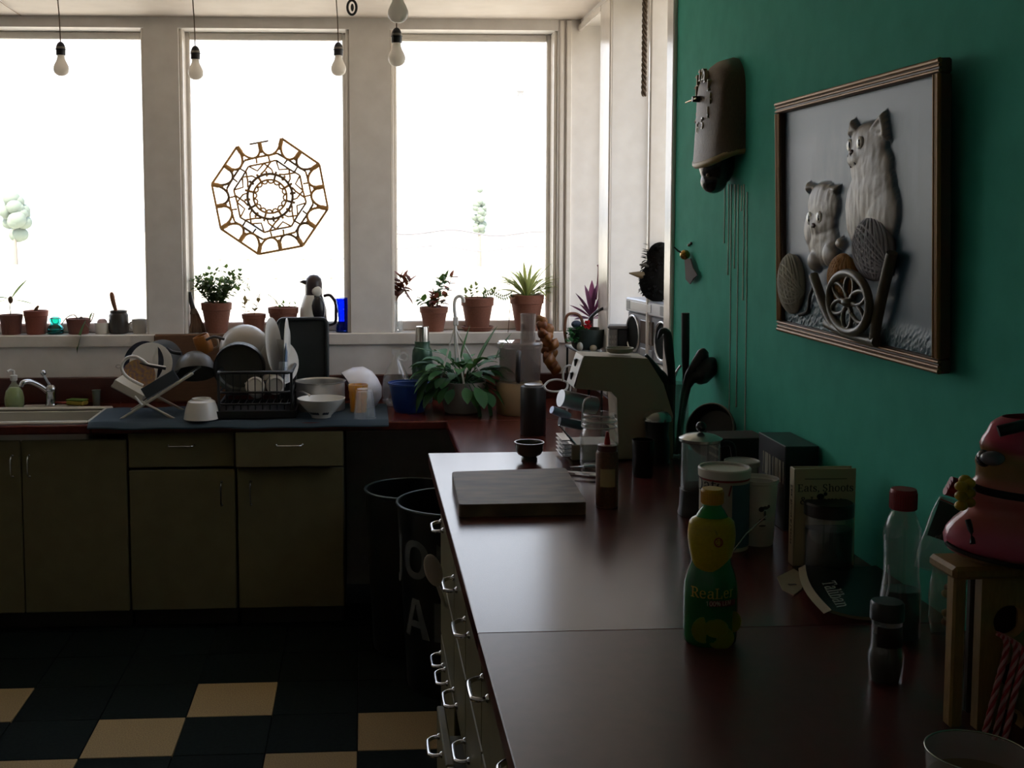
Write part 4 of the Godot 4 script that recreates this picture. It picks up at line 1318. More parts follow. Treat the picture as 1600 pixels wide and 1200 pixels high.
# ---------------------------------------------------------------- corner of the lower counter
func build_corner_things() -> void:
	var p := on_counter(619, 0.2)
	var u := mpp(p)
	var t := thing("glass_jug", "clear round glass jug with a small ring handle behind the blue basin", "jug", p)
	obj("jug", MB.new().lathe(vessel(u, [18, 0, 22, 6, 23, 26, 21, 42, 13, 60, 7, 70, 6, 80, 7.5, 82, 7.5, 88], 1.2 * u), 30), glass(hx("d5dcd6"), 0.06), t)
	obj("ring_handle", MB.new().tube(ring(V(12, 76, 0) * u, V(6, 0, 0) * u, V(0, 6, 0) * u, 18), 1.8 * u, 8, true), glass(hx("e5ebe6"), 0.12), t)
	p = on_counter(660, 0.12)
	u = mpp(p)
	t = thing("thermos", "green metal thermos flask with a chrome cup lid", "thermos", p)
	obj("body", MB.new().lathe(P(u, [0, 0, 15, 0, 16, 2, 16, 74, 15, 82, 12, 88, 12, 96, 0, 96]), 28), mt(hx("3d5a48"), 0.35, 0.2), t)
	obj("cup_lid", MB.new().lathe(P(u, [11.5, 95, 11, 98, 10.5, 116, 9.5, 119, 0, 119]), 28), mt(hx("b9b5ac"), 0.2, 0.95), t)
	p = on_counter(640, 0.38)
	u = mpp(p)
	t = thing("basin", "blue plastic basin tapering downward, left of the big leafy plant", "basin", p)
	obj("basin", MB.new().lathe(vessel(u, [22, 0, 24, 2, 32, 43, 34, 44, 34, 46], 1.4 * u), 36), mt(hx("1f3f86"), 0.35), t)
	# big leafy plant in a pale hanging pot
	p = on_counter(722, 0.42)
	u = mpp(p)
	t = thing("hanging_pot_plant", "large leafy plant in a pale pot with a white hanging hook", "plant", p)
	obj("pot", MB.new().lathe(vessel(u, [24, 0, 27, 2, 37, 46, 38, 50], 1.5 * u), 32), mt(hx("8f8a80"), 0.5), t)
	obj("soil", MB.new().lathe(P(u, [36, 44, 0, 45]), 24), mt(hx("2a2018"), 0.95), t)
	var hk := mt(hx("d8d5cf"), 0.35)
	var m := MB.new()
	m.tube(curve([V(-10, 146, 0) * u, V(-12, 166, 0) * u, V(-10, 178, 0) * u, V(-3, 182, 0) * u, V(2, 177, 0) * u, V(2, 172, 0) * u]), 2.6 * u, 8)
	obj("hook", m, hk, t)
	obj("clip", MB.new().box(V(-10, 143, 0) * u, V(8, 14, 6) * u, 1.5 * u), hk, t)
	for q in [[-36, 48, 10], [36, 48, 6], [0, 48, 36], [-6, 48, -34]]:
		obj("strap", MB.new().tube(curve([V(-10, 140, 0) * u, V(-10 + q[0] * 0.15, 120, q[2] * 0.2) * u, V(q[0], q[1], q[2]) * u]), 1.6 * u, 6), hk, t)
	var gr := [leafmat("2f5a30", "5a8a40"), leafmat("264a28", "4e7a38"), leafmat("386236", "6a9a4a")]
	for k in 84:
		var a := TAU * k * 0.382
		var ti := rng.randf_range(-0.1, 1.7)
		var st := V(cos(a) * 10, 46, sin(a) * 10) * u
		var d := V(cos(a), ti, sin(a) * 0.7).normalized()
		var l := rng.randf_range(20, 50) * u
		var e := st + d * l
		e.y -= l * 0.15
		var stem := obj("stem", MB.new().tube(curve([st, st + d * l * 0.5 + V(0, l * 0.1, 0), e], 4), 0.0022, 5), gr[1], t)
		obj("leaf", MB.new().leaf(e, d + V(0, -0.35, 0), rng.randf_range(26, 46) * u, rng.randf_range(16, 24) * u, 1.1, 6, 0.6), gr[k % 3], stem)
	for q in [[-50, 76, 14, -0.35, -1, 0.2, 78, 22, 0.15], [18, 70, 16, 0.45, 0.9, 0, 76, 26, 0.1], [52, 84, 10, 0.5, 0.9, 0, 48, 22, 0.1], [-4, 78, 10, 0.25, 1, 0, 62, 19, 0.1], [-24, 90, 0, -1, 0.3, 0, 56, 8, 0.1], [-22, 70, 10, -1, 0.25, 0.3, 66, 16, 1.3], [-30, 60, 14, -0.8, 0.3, 0.3, 60, 17, 1.6], [36, 60, 8, 1, 0.3, 0.2, 44, 16, 1.2], [16, 34, 40, 0.2, -1, 0.1, 66, 16, 0.2], [34, 32, 34, 0.2, -1, 0.1, 60, 16, 0.2]]:
		obj("leaf", MB.new().leaf(V(q[0], q[1], q[2]) * u, V(q[3], q[4], q[5]), q[6] * u, q[7] * u, q[8], 8, 0.4), gr[int(q[0] + 90) % 3], t)
	# food processor
	p = on_counter(812, 0.46)
	u = mpp(p)
	t = thing("food_processor", "beige food processor with a smoky bowl and tall feed tube", "food processor", p)
	m = MB.new()
	m.lathe(P(u, [0, 0, 34, 0, 36, 3, 37, 44, 34, 50, 0, 50]), 36)
	obj("base", m, mt(hx("a88f6c"), 0.45), t)
	var smoke := glass(hx("8a7c74"), 0.4)
	obj("bowl", MB.new().lathe(vessel(u, [30, 50, 32, 53, 33, 100, 34, 104], 1.4 * u, 0.15), 36), smoke, t)
	obj("lid", MB.new().lathe(P(u, [35, 103, 35.5, 110, 33, 113, 12, 114, 0, 114]), 36), smoke, t)
	obj("feed_tube", MB.new().lathe(vessel(u, [12, 113, 11.5, 150, 12.2, 156], 1.2 * u, 0.32), 26, V(12, 0, 4) * u), smoke, t)
	obj("blade_shaft", MB.new().lathe(P(u, [7, 50, 5, 60, 4, 96, 0, 97]), 16), mt(hx("cfc6b8"), 0.5), t)
	obj("handle", MB.new().tube(curve([V(-6, 56, 32) * u, V(-8, 60, 42) * u, V(-8, 92, 42) * u, V(-6, 100, 33) * u], 5), 4 * u, 10), mt(hx("3a3432"), 0.4), t)
	p = on_counter(833, 0.98)
	u = mpp(p)
	t = thing("canister", "tall black cylindrical canister with a pale lid, in front of the food processor", "canister", p)
	obj("body", MB.new().lathe(P(u, [0, 0, 19, 0, 20, 2, 20, 74, 19, 76, 0, 76]), 28), mt(hx("151515"), 0.35), t)
	obj("lid", MB.new().lathe(P(u, [14, 75.5, 14, 79, 12, 80, 0, 80]), 26), mt(hx("9c9894"), 0.3, 0.5), t)
	# dried chillies on the corner
	p = on_z(850, 505, 0.1)
	u = mpp(p)
	t = thing("dried_peppers", "string of withered orange dried peppers hanging at the room corner", "dried peppers", p)
	obj("string", MB.new().tube(curve([V(2, 26, -28) * u, V(0, 16, 0) * u, V(4, -20, 4) * u, V(14, -60, 4) * u]), 0.0014, 5), mt(hx("4a3a26"), 0.8), t)
	var om := [mott("8e5a22", "63380f", 0.04, 0.5, 0.07), mott("7a4218", "52290c", 0.04, 0.5, 0.07)]
	for k in 13:
		var c := V(rng.randf_range(-8, 10), 4 - k * 6.2, rng.randf_range(0, 9)) * u + V(k * 1.0 * u, 0, 0)
		m = MB.new()
		var ph := rng.randf_range(0, TAU)
		m.x = Transform3D(Basis(V(0, 0, 1), rng.randf_range(-0.7, 0.7)), c)
		m.sheet(12, 8, func(a, v): return V(cos(a * TAU), 0, -sin(a * TAU)) * u * (8.5 * sin(PI * (0.03 + 0.97 * v)) * (1.0 + 0.28 * sin(a * TAU * 3 + ph + v * 3.0))) + V(0, (v - 0.5) * 24 * u, 0))
		obj("pepper", m, om[k % 2], t)
	# white cable loops by the coffee machine
	p = on_z(868, 604, 1.3)
	u = mpp(p)
	t = thing("white_cable", "white cable coiled in loops beside the coffee machine", "cable", p)
	m = MB.new()
	m.tube(curve([V(-18, 1, 0) * u, V(-10, 8, -4) * u, V(4, 10, -6) * u, V(18, 6, -2) * u, V(16, -4, 4) * u, V(0, -7, 8) * u, V(-14, -5, 6) * u, V(-18, 1, 0) * u]), 1.7 * u, 8)
	obj("loop", m, mt(hx("c9c7c2"), 0.4), t)
	m = MB.new()
	m.tube(curve([V(12, 8, 0) * u, V(12, 22, 0) * u, V(16, 31, 0) * u, V(24, 32, 0) * u, V(26, 22, 0) * u, V(24, 4, 2) * u, V(14, -60, 4) * u, V(6, -131, 6) * u]), 1.7 * u, 8)
	obj("loop", m, mt(hx("c9c7c2"), 0.4), t)

# ---------------------------------------------------------------- the side window bay
func build_recess_things() -> void:
	var black := mt(hx("171717"), 0.35)
	# wire shelf
	var a := on_y(897, 533, 1.19)
	var t := thing("wire_shelf", "black wire shelf with a glass top standing in the corner under the purple plant", "shelf", V(1.0, HS, 0.62))
	var o := -t.position
	var yt := 1.20
	var pts := curve([V(0.9, yt, 0.42) + o, V(0.91, yt, 0.62) + o, V(0.93, yt, 0.88) + o, V(0.985, yt, 1.1) + o, V(1.012, yt, 1.14) + o])
	obj("rail", MB.new().tube(pts, 0.006, 8), black, t)
	var poly := PackedVector2Array()
	for q in pts:
		poly.append(Vector2(q.x, -q.z))
	poly.append(Vector2(0.014, -0.5))
	poly.append(Vector2(0.014, 0.2))
	var m := MB.new()
	m.x = Transform3D(Basis(Vector3.RIGHT, -PI / 2), V(0, yt + o.y, 0))
	m.prism(poly, 0.0, 0.006)
	obj("glass_top", m, glass(hx("9fb0a8"), 0.35), t)
	for q in [V(0.902, 0, 0.44), V(0.95, 0, 0.97), V(1.0, 0, 0.44), V(1.0, 0, 1.12)]:
		obj("leg", MB.new().tube([V(q.x, HS, q.z) + o, V(q.x, yt, q.z) + o], 0.005, 8), black, t)
	# purple plant in a dark basket
	var top := yt + 0.007
	var p := on_z(918, 530, 0.62)
	p.y = top
	var u := mpp(p)
	t = thing("basket_planter", "dark handled basket planter with green trailing leaves and a red flower, beneath the purple leaves", "planter", p)
	m = MB.new().lathe(vessel(u, [20, 0, 24, 4, 29, 26, 30, 32], 2 * u), 28)
	obj("basket", m, mt(hx("24302c"), 0.4), t)
	obj("pebble", MB.new().ball(V(-16, 6, 22) * u, V(5, 7, 4) * u, 12, 8), mt(hx("a09a8c"), 0.5), t)
	obj("pebble", MB.new().ball(V(4, 4, 26) * u, V(6, 5, 4) * u, 12, 8), mt(hx("9a8a70"), 0.5), t)
	obj("handle", MB.new().tube(curve([V(-4, 26, 14) * u, V(0, 46, 14) * u, V(10, 58, 14) * u, V(24, 64, 10) * u, V(36, 58, 4) * u]), 2.4 * u, 8), mt(hx("1d1d20"), 0.25), t)
	obj("cane_handle", MB.new().tube(curve([V(-34, 10, 6) * u, V(-37, 30, 6) * u, V(-34, 52, 6) * u, V(-22, 56, 6) * u, V(-12, 50, 6) * u, V(-8, 34, 6) * u]), 2.4 * u, 8), mt(hx("7a5038"), 0.5), t)
	var lv := MB.new()
	for k in 150:
		var q := V(rng.randf_range(-34, -2), rng.randf_range(14, 36), rng.randf_range(4, 22)) * u
		lv.leaf(q, V(rng.randf_range(-1, 1), rng.randf_range(-0.4, 1), rng.randf_range(-0.2, 1)), 7 * u, 5 * u, 0.3, 3)
	obj("foliage", lv, leafmat("2f6a38", "4c9a4c"), t).set_meta("kind", "stuff")
	for k in 9:
		var an := TAU * k / 9
		obj("petal", MB.new().leaf(V(-5, 40, 24) * u, V(cos(an) * 0.9, sin(an) * 0.9, 0.6), 9 * u, 8 * u, -0.3, 4), leafmat("b51f28", "d83a3a"), t)
	obj("blue_flower", MB.new().ball(V(-20, 40, 12) * u, V(8, 6, 6) * u, 12, 8), mt(hx("3d4a5e"), 0.7), t)
	p = on_z(926, 498, 0.5)
	t = thing("purple_plant", "spiky purple-leaved plant in the corner bay, cut off by the mullion", "plant", p)
	u = mpp(p)
	var pm := [leafmat("8a4a72", "c0709c"), leafmat("6e4660", "a06a8c"), leafmat("94648a", "c78ab0")]
	var ls := [[-1.1, 0.75, 44], [-0.75, 1.2, 50], [-0.35, 1.5, 56], [-0.05, 1.6, 62], [0.2, 1.6, 58], [0.5, 1.3, 54], [0.9, 1.0, 46], [-1.3, 0.25, 38], [-0.5, 0.6, 34], [0.3, 0.7, 36], [0.8, 0.4, 36], [-0.9, 0.05, 30], [1.1, 0.1, 34]]
	for k in ls.size():
		obj("leaf", MB.new().leaf(V(-2, 0, 2) * u, V(ls[k][0], ls[k][1], 0.25), ls[k][2] * u, 11 * u, 0.1, 7, 0.6, 0.5), pm[k % 3], t)
	obj("stem", MB.new().tube([V(-2, -14, 2) * u, V(-2, 4, 2) * u], 3 * u, 8), mt(hx("4a3a40"), 0.7), t)
	obj("flower_stalk", MB.new().tube(curve([V(4, 30, 4) * u, V(7, 60, 4) * u, V(8, 80, 4) * u, V(6, 84, 4) * u]), 1.6 * u, 6), mt(hx("7a4450"), 0.6), t)
	# telephone base
	p = on_z(966, 545, 0.95)
	p.y = top
	u = mpp(p)
	t = thing("answering_machine", "grey and black upright desk phone between the purple plant and the silver radio", "telephone", p, -0.25)
	obj("body", MB.new().box(V(-8, 24, 0) * u, V(14, 46, 30) * u, 2 * u), mt(hx("8f8b88"), 0.45), t)
	obj("cradle", MB.new().box(V(7, 24, 0) * u, V(16, 46, 30) * u, 2 * u), mt(hx("202024"), 0.4), t)
	obj("top", MB.new().box(V(0, 49, 0) * u, V(32, 5, 34) * u, 1.5 * u), mt(hx("6a6868"), 0.45), t)
	for k in 12:
		obj("key", MB.new().box(V(-12 + 4 * (k % 3), 10 + 8 * (k / 3), 15.4) * u, V(2.6, 4.6, 1) * u, 0.4 * u), mt(hx("a9a5a0"), 0.5), t)
	# silver radio on the deep sill
	var pa := on_y(981, 552, 1.224)
	var pb := on_y(1052, 572, 1.224)
	pa = V(1.066, 1.224, 0.98)
	pb = V(1.075, 1.224, 1.5)
	pa.x = on_z(981, 500, 0.98).x
	pb = on_z(1047, 500, 1.42)
	pb.y = 1.224
	var dx := pb - pa
	var len := dx.length()
	t = thing("radio_cassette", "silver double-speaker radio cassette player on the deep side sill", "radio", (pa + pb) / 2)
	t.transform.basis = Basis(dx.normalized(), Vector3.UP, dx.normalized().cross(Vector3.UP))
	u = mpp(t.position)
	var H := 0.225
	var sv := mt(hx("b9bcc4"), 0.3, 0.4)
	obj("body", MB.new().box(V(0, H * 0.39, -0.05), V(len, H * 0.78, 0.1), 0.006), mt(hx("8d8f96"), 0.4, 0.2), t)
	obj("tuner", MB.new().box(V(0, H * 0.9, -0.045), V(len, H * 0.24, 0.11), 0.005), sv, t)
	obj("dial", MB.new().box(V(-len * 0.12, H * 0.9, 0.011), V(len * 0.5, H * 0.14, 0.003), 0.001), mt(hx("d5d8dc"), 0.2), t)
	for s in [-1, 1]:
		obj("meter", MB.new().box(V(s * len * 0.42 + (len * -0.03 if s > 0 else 0.0), H * 0.9, 0.011), V(len * 0.09, H * 0.15, 0.003), 0.001), mt(hx("7d8088"), 0.3), t)
		var sp := MB.new()
		sp.x = Transform3D(Basis(V(1, 0, 0), V(0, 0, 1), V(0, -1, 0)), V(s * len * 0.345, H * 0.4, 0.0))
		sp.lathe([Vector2(0, 0.001), Vector2(0.068, 0.001), Vector2(0.068, 0.004), Vector2(0, 0.002)], 32)
		var cone := obj("speaker", sp, mt(hx("222422"), 0.95, 0.0, 0.2), t)
		obj("speaker_ring", MB.new().tube(ring(V(s * len * 0.345, H * 0.4, 0.004), V(0.071, 0, 0), V(0, 0.071, 0), 32), 0.005, 8, true), mt(hx("d5d6d6"), 0.2, 0.7), cone)
		obj("cassette_door", MB.new().box(V(s * len * 0.075, H * 0.48, 0.004), V(len * 0.135, H * 0.4, 0.008), 0.002), mt(hx("5c5048"), 0.15), t)
		obj("deck_panel", MB.new().box(V(s * len * 0.075, H * 0.12, 0.004), V(len * 0.13, H * 0.16, 0.008), 0.002), mt(hx("a9abb0"), 0.3, 0.3), t)
	for k in 6:
		obj("button", MB.new().box(V(len * (-0.2 + 0.07 * k), H * 1.035, -0.04), V(0.014, 0.006, 0.012), 0.001), mt(hx("e0ddd8"), 0.3), t)
	# black feathered bird
	p = V(0, 1.224 + H * 1.02, 1.22)
	var pr := on_z(1026, 425, 1.22)
	p.x = pr.x
	u = mpp(p) * 1.08
	t = thing("feathered_crow", "black feathered crow ornament perched on the silver radio, beak pointing left", "bird figure", p)
	m = MB.new()
	m.smooth()
	var fe := mott("1a1815", "0d0c0b", 0.03, 0.9, 0.1, Vector3.ONE, 0.0, 0.2)
	var body := MB.new()
	body.ball(V(2, 28, 0) * u, V(27, 30, 22) * u, 20, 14)
	body.ball(V(4, 66, 0) * u, V(19, 20, 16) * u, 18, 12)
	body.tube([V(4, 34, 0) * u, V(4, 66, 0) * u], [23 * u, 17 * u], 16)
	obj("body", body, fe, t)
	var fl := MB.new()
	for k in 220:
		var an := rng.randf_range(0, TAU)
		var y := rng.randf_range(12, 82)
		var r := (24.0 if y < 40 else 19.0 - (y - 62) * 0.2) + 1.0
		fl.leaf(V(3 + cos(an) * r * 0.9, y, sin(an) * r * 0.75) * u, V(cos(an), -0.5 if y < 60 else 0.5, sin(an)), 9 * u, 6 * u, 0.3, 3, 0.6)
	obj("feathers", fl, mt(hx("161412"), 0.9, 0.0, 0.2), t).set_meta("kind", "stuff")
	obj("beak", MB.new().tube([V(-14, 36, 4) * u, V(-28, 39, 6) * u, V(-42, 41, 8) * u], [6 * u, 4.5 * u, 0.8 * u], 10), mt(hx("6a5838"), 0.5), t)
	obj("claw", MB.new().tube([V(-12, 50, 6) * u, V(-20, 53, 8) * u, V(-27, 53, 8) * u], [2.4 * u, 3 * u, 1 * u], 8), mt(hx("3a342c"), 0.5), t)
	# twisted hanging
	p = on_z(1006, 150, 0.95)
	t = thing("hanging_braid", "dark twisted braid hanging from the top of the side window bay", "braid", p)
	u = mpp(p)
	var hgt := 2.66 - p.y
	for s in 3:
		pts = []
		for k in 60:
			var f := k / 59.0
			var an := f * 40.0 + TAU * s / 3
			pts.append(V(cos(an) * 2.6 * u, f * hgt, sin(an) * 2.6 * u))
		obj("strand", MB.new().tube(pts, 2.0 * u, 6), mott("5c4a38", "3a2c20", 0.02, 0.8, 0.1), t)

# ---------------------------------------------------------------- things on the raised counter
func on_top(px: float, py: float) -> Vector3:
	return on_y(px, py, HU)

func build_counter_things() -> void:
	var chrome := mt(hx("c9cccf"), 0.15, 1.0)
	var black := mt(hx("131313"), 0.35)
	# chopping board
	var cs := [on_y(706, 737, HU + 0.03), on_y(884, 731, HU + 0.03), on_y(917, 785, HU + 0.03), on_y(717, 789, HU + 0.03)]
	var c: Vector3 = (cs[0] + cs[1] + cs[2] + cs[3]) / 4
	c.y = HU + 0.0005
	var t := thing("chopping_board", "thick worn wooden chopping board on the raised counter's far end", "chopping board", c)
	var poly := PackedVector2Array()
	for k in 4:
		var q: Vector3 = cs[k] - c
		var a: Vector3 = cs[(k + 3) % 4] - c
		var b: Vector3 = cs[(k + 1) % 4] - c
		var d0 := (a - q).normalized() * 0.014
		var d1 := (b - q).normalized() * 0.014
		for s in 5:
			var f := s / 4.0
			var w := q + d0 * pow(1 - f, 2) + d1 * f * f
			poly.append(Vector2(w.x, -w.z))
	var m := MB.new()
	m.x = Transform3D(Basis(Vector3.RIGHT, -PI / 2), Vector3.ZERO)
	m.prism(poly, 0.0, 0.0285)
	var inset := Geometry2D.offset_polygon(poly, -0.002)[0]
	m.prism(inset, 0.0285, 0.03)
	var bw := mott("85705a", "54453a", 0.6, 0.55, 0.02, V(0.7, 1, 2.0), 0.0, 0.3)
	obj("board", m, bw, t)
	# footed bowl
	var p := on_top(827, 719)
	var u := mpp(p)
	t = thing("footed_bowl", "small dark glazed footed bowl just behind the chopping board", "bowl", p)
	obj("bowl", MB.new().lathe(vessel(u, [12, 0, 13, 2, 11, 6, 18, 10, 22, 17, 22, 24, 23.5, 29], 1.8 * u, 0.02), 32), mt(hx("4a4634"), 0.2), t)
	# coffee machine seen from its side
	var z1 := 2.25
	var z0 := 2.125
	p = on_z(960, 722, z1)
	p.y = HU
	t = thing("espresso_machine", "beige espresso machine seen from the side, its switch panel facing the window side", "coffee machine", V(p.x, HU, (z0 + z1) / 2))
	var o := -t.position
	var half := (z1 - z0) / 2
	poly = PackedVector2Array()
	for q in [[913, 556], [1012, 560], [1037, 600], [1052, 650], [1052, 0], [966, 0], [966, 690], [964, 622], [955, 612], [898, 607]]:
		var w := on_z(q[0], q[1] if q[1] > 0 else 700.0, z1) + o
		poly.append(Vector2(w.x, 0.004 if q[1] == 0 else w.y))
	var beige := mt(hx("a8987f"), 0.5)
	obj("body", MB.new().prism(poly, -half, half), beige, t)
	var w0 := on_z(913, 556, z1) + o
	var w1 := on_z(898, 607, z1) + o
	m = MB.new()
	var nrm := V(-(w0.y - w1.y), w0.x - w1.x, 0).normalized()
	m.quad_out(w0 + V(0, -0.003, -0.004) + nrm * 0.003, w1 + V(0, 0.003, -0.004) + nrm * 0.003, V(w1.x, w1.y + 0.003, -half + 0.004) + nrm * 0.003, V(w0.x, w0.y - 0.003, -half + 0.004) + nrm * 0.003, V(0.1, w0.y, 0))
	obj("switch_panel", m, mt(hx("cfcac0"), 0.3), t)
	for k in 2:
		var q := w0.lerp(w1, [0.3, 0.72][k]) + nrm * 0.004
		obj("switch", MB.new().box(V(q.x, q.y, -0.01), V(0.008, 0.024, 0.022), 0.002), black, t)
	m = MB.new()
	var bw0 := on_z(893, 712, z1) + o
	var bw1 := on_z(966, 712, z1) + o
	m.box(V((bw0.x + bw1.x) / 2, 0.025, 0), V(bw1.x - bw0.x, 0.046, 2 * half), 0.003)
	obj("drip_base", m, mt(hx("857a60"), 0.5), t)
	for k in 5:
		obj("drip_slat", MB.new().box(V(bw0.x - 0.012, 0.012 + 0.012 * k, 0), V(0.03, 0.004, 2 * half - 0.01), 0.001), chrome, t)
	var a0 := on_z(930, 634, z1 - 0.06) + o
	var a1 := on_z(876, 622, z1 - 0.03) + o
	obj("brew_head", MB.new().tube([a0, a1], [0.026, 0.026], 20), mt(hx("b9bcc4"), 0.3, 0.5), t)
	a0 = on_z(890, 650, z1) + o
	a1 = on_z(862, 640, z1 + 0.02) + o
	obj("filter_handle", MB.new().tube([a0, a0.lerp(a1, 0.4), a1], [0.009, 0.013, 0.011], 12), mt(hx("a8b4d0"), 0.2, 0.3), t)
	a0 = on_z(915, 666, z1 - 0.03) + o
	a1 = on_z(874, 658, z1 - 0.02) + o
	obj("drip_tray", MB.new().tube([a0, a1], 0.014, 16), mt(hx("5c646e"), 0.3, 0.5), t)
	obj("steam_wand", MB.new().tube(curve([on_z(924, 620, z1 + 0.03) + o, on_z(914, 626, z1 + 0.03) + o, on_z(911, 640, z1 + 0.03) + o, on_z(910, 664, z1 + 0.03) + o]), 0.0042, 8), chrome, t)
	for k in 5:
		var q := on_z(884 + 4 * k, 676 + 5 * k, z1 - 0.005) + o
		obj("rack_wire", MB.new().tube([q + V(-0.02, 0.022, 0), q + V(0.02, -0.022, 0)], 0.0022, 6), chrome, t)
	# saucer on top of the machine
	p = on_z(968, 556, 2.19)
	u = mpp(p)
	t = thing("ash_dish", "pale shallow dish on top of the espresso machine", "dish", V(p.x, on_z(960, 556, z1).y + 0.002, 2.19))
	obj("dish", MB.new().lathe(vessel(u, [16, 0, 20, 3, 22, 8], 2 * u), 28), mt(hx("9a9482"), 0.4), t)
	# mason jar
	p = on_top(936, 731)
	u = mpp(p)
	t = thing("mason_jar", "large clear screw-neck glass jar in front of the espresso machine", "jar", p)
	obj("glass", MB.new().lathe(vessel(u, [26, 0, 29, 3, 30, 10, 30, 52, 27, 60, 25, 64, 27, 66, 27, 69, 25, 71, 27, 74, 27, 77, 25, 79, 26, 84, 25, 86], 1.5 * u), 36), glass(hx("cdd4cf"), 0.07), t)
	for h in [66.0, 76.0]:
		obj("neck_ring", MB.new().tube(ring(V(0, h * u, 0), V(27 * u, 0, 0), V(0, 0, 27 * u), 36), 1.3 * u, 6, true), glass(hx("dfe6e2"), 0.35), t)
	# squeeze bottle
	p = on_top(948, 791)
	u = mpp(p)
	t = thing("squeeze_bottle", "brown-orange sauce squeeze bottle with a red nozzle, right of the chopping board", "bottle", p)
	obj("bottle", MB.new().lathe(P(u, [0, 0, 16, 0, 17.5, 2, 17.5, 84, 16, 88, 0, 88]), 28), mott("7a4a26", "4a2c18", 0.07, 0.3, 0.03), t)
	obj("shoulder", MB.new().lathe(P(u, [15, 87.5, 15, 97, 13, 98, 0, 98]), 28), mt(hx("5c2a22"), 0.4), t)
	obj("nozzle", MB.new().lathe(P(u, [5, 97, 4.6, 104, 2.2, 118, 0, 118.5]), 20), mt(hx("a8261e"), 0.35), t)
	m = MB.new()
	m.lathe(P(u, [17.8, 34, 17.8, 62]), 24, Vector3.ZERO, 1.0, -2.4, -1.0)
	obj("label", m, mt(hx("b09a6c"), 0.6), t)
	# table knives
	for k in 3:
		var ka := on_y([883, 890, 899][k], [736, 731, 743][k], HU + 0.006)
		var kb := on_y([938, 932, 945][k], [742, 729, 747][k], HU + 0.006)
		t = thing("table_knife", ["shiny table knife nearest the chopping board's corner, by the jar", "shiny table knife furthest back of the three by the jar", "shiny table knife nearest the squeeze bottle"][k], "knife", ka.lerp(kb, 0.5) + V(0, 0.002 * k, 0), 0.0, "knives beside the glass jar")
		var d := (kb - ka) / 2
		obj("blade", MB.new().tube([-d, -d * 0.5, V(0, 0, 0)], [0.008, 0.012, 0.01], 8, false, 0.2), mt(hx("d8dce6"), 0.12, 0.9), t)
		obj("handle", MB.new().tube([V(0, 0, 0), d * 0.6, d], [0.008, 0.01, 0.008], 8, false, 0.5), mt(hx("d0cfd6"), 0.2, 0.6), t)
	# salt grinder, little cup
	p = on_top(1026, 722)
	u = mpp(p)
	t = thing("pepper_grinder", "black grinder with a silver domed top, left of the coffee press", "grinder", p)
	obj("body", MB.new().lathe(P(u, [0, 0, 20, 0, 20, 30, 17, 44, 19, 66, 0, 66]), 28), black, t)
	obj("dome", MB.new().lathe(P(u, [19, 66, 22.5, 66, 22, 72, 16, 79, 8, 82, 0, 83]), 28), mt(hx("a8aaa4"), 0.2, 0.9), t)
	p = on_top(1004, 744)
	u = mpp(p)
	t = thing("black_mug", "small black mug in the shadow before the domed grinder", "mug", p)
	obj("body", MB.new().lathe(vessel(u, [15, 0, 16, 3, 17, 58], 1.8 * u), 26), mt(hx("161616"), 0.25), t)
	# utensil jar and utensils
	p = on_top(1056, 712)
	u = mpp(p)
	var jar := p
	t = thing("utensil_jar", "tall clear jar holding black kitchen utensils by the green wall", "jar", p)
	obj("jar", MB.new().lathe(vessel(u, [18, 0, 19, 3, 19, 112, 20, 115], 1.4 * u), 30), glass(hx("8e9490"), 0.25), t)
	var ut := [
		["spatula", "black slotted turner with a curled light-edged end, leftmost upright in the jar", [[1050, 690], [1050, 600], [1045, 545], [1042, 522], [1034, 518], [1028, 530]], [2, 6, 7.5, 7, 5, 1.5], 0.0],
		["scraper", "pointed black spatula leaning left out of the jar", [[1052, 690], [1042, 605], [1024, 578], [1009, 554]], [2, 7, 8, 2], 0.0],
		["rolling_handle", "tall straight black handle standing highest in the jar", [[1062, 690], [1070, 600], [1071, 556], [1071, 489]], [3, 4, 6.5, 6.5], 0.0],
		["ladle", "black ladle with a rounded head, in the middle of the jar", [[1056, 690], [1070, 600], [1088, 570], [1099, 553], [1104, 548]], [2.5, 3, 9, 10, 5], 0.02],
		["serving_spoon", "large black serving spoon leaning right out of the jar", [[1058, 690], [1076, 605], [1095, 588], [1110, 572], [1121, 566]], [2.5, 4, 14, 16, 7], 0.03],
		["whisk_handle", "thin shiny steel handle among the black utensils", [[1054, 690], [1053, 600], [1064, 571]], [1.5, 2, 2.2], -0.02]]
	for q in ut:
		var pts := []
		for w in q[2]:
			pts.append(on_z(w[0], w[1], jar.z + q[4] * (1.0 if w[1] < 620 else 0.2)))
		var b: Vector3 = pts[0]
		b.y = HU + 0.006
		pts[0] = b
		t = thing(q[0], q[1], "utensil", b)
		var loc := []
		var rr := []
		for k in pts.size():
			loc.append(pts[k] - b)
		var cv := curve(loc, 5)
		for k in cv.size():
			var f := float(k) / (cv.size() - 1) * (loc.size() - 1)
			var i0 := mini(int(f), loc.size() - 2)
			rr.append(lerpf(q[3][i0], q[3][i0 + 1], f - i0) * u)
		obj("utensil", MB.new().tube(cv, rr, 12, false, 1.0), chrome if q[0] == "whisk_handle" else mt(hx("111111"), 0.35), t)
	# pan leaning by the wall
	p = on_z(1112, 660, 2.42)
	u = mpp(p)
	t = thing("frying_pan", "dark pan with a pale rim leaning against the green wall behind the coffee press", "pan", p)
	hollow(t, "pan", V(0, -12, 0) * u, V(0.75, -0.35, -0.7), P(u, [0, 14, 34, 14, 38, 8, 42, -6, 40, -6, 36, 8, 33, 11, 0, 11]), mt(hx("2a2a27"), 0.35, 0.3))
	var ax := V(0.75, -0.35, -0.7).normalized()
	var s1 := ax.cross(V(0, 1, 0)).normalized()
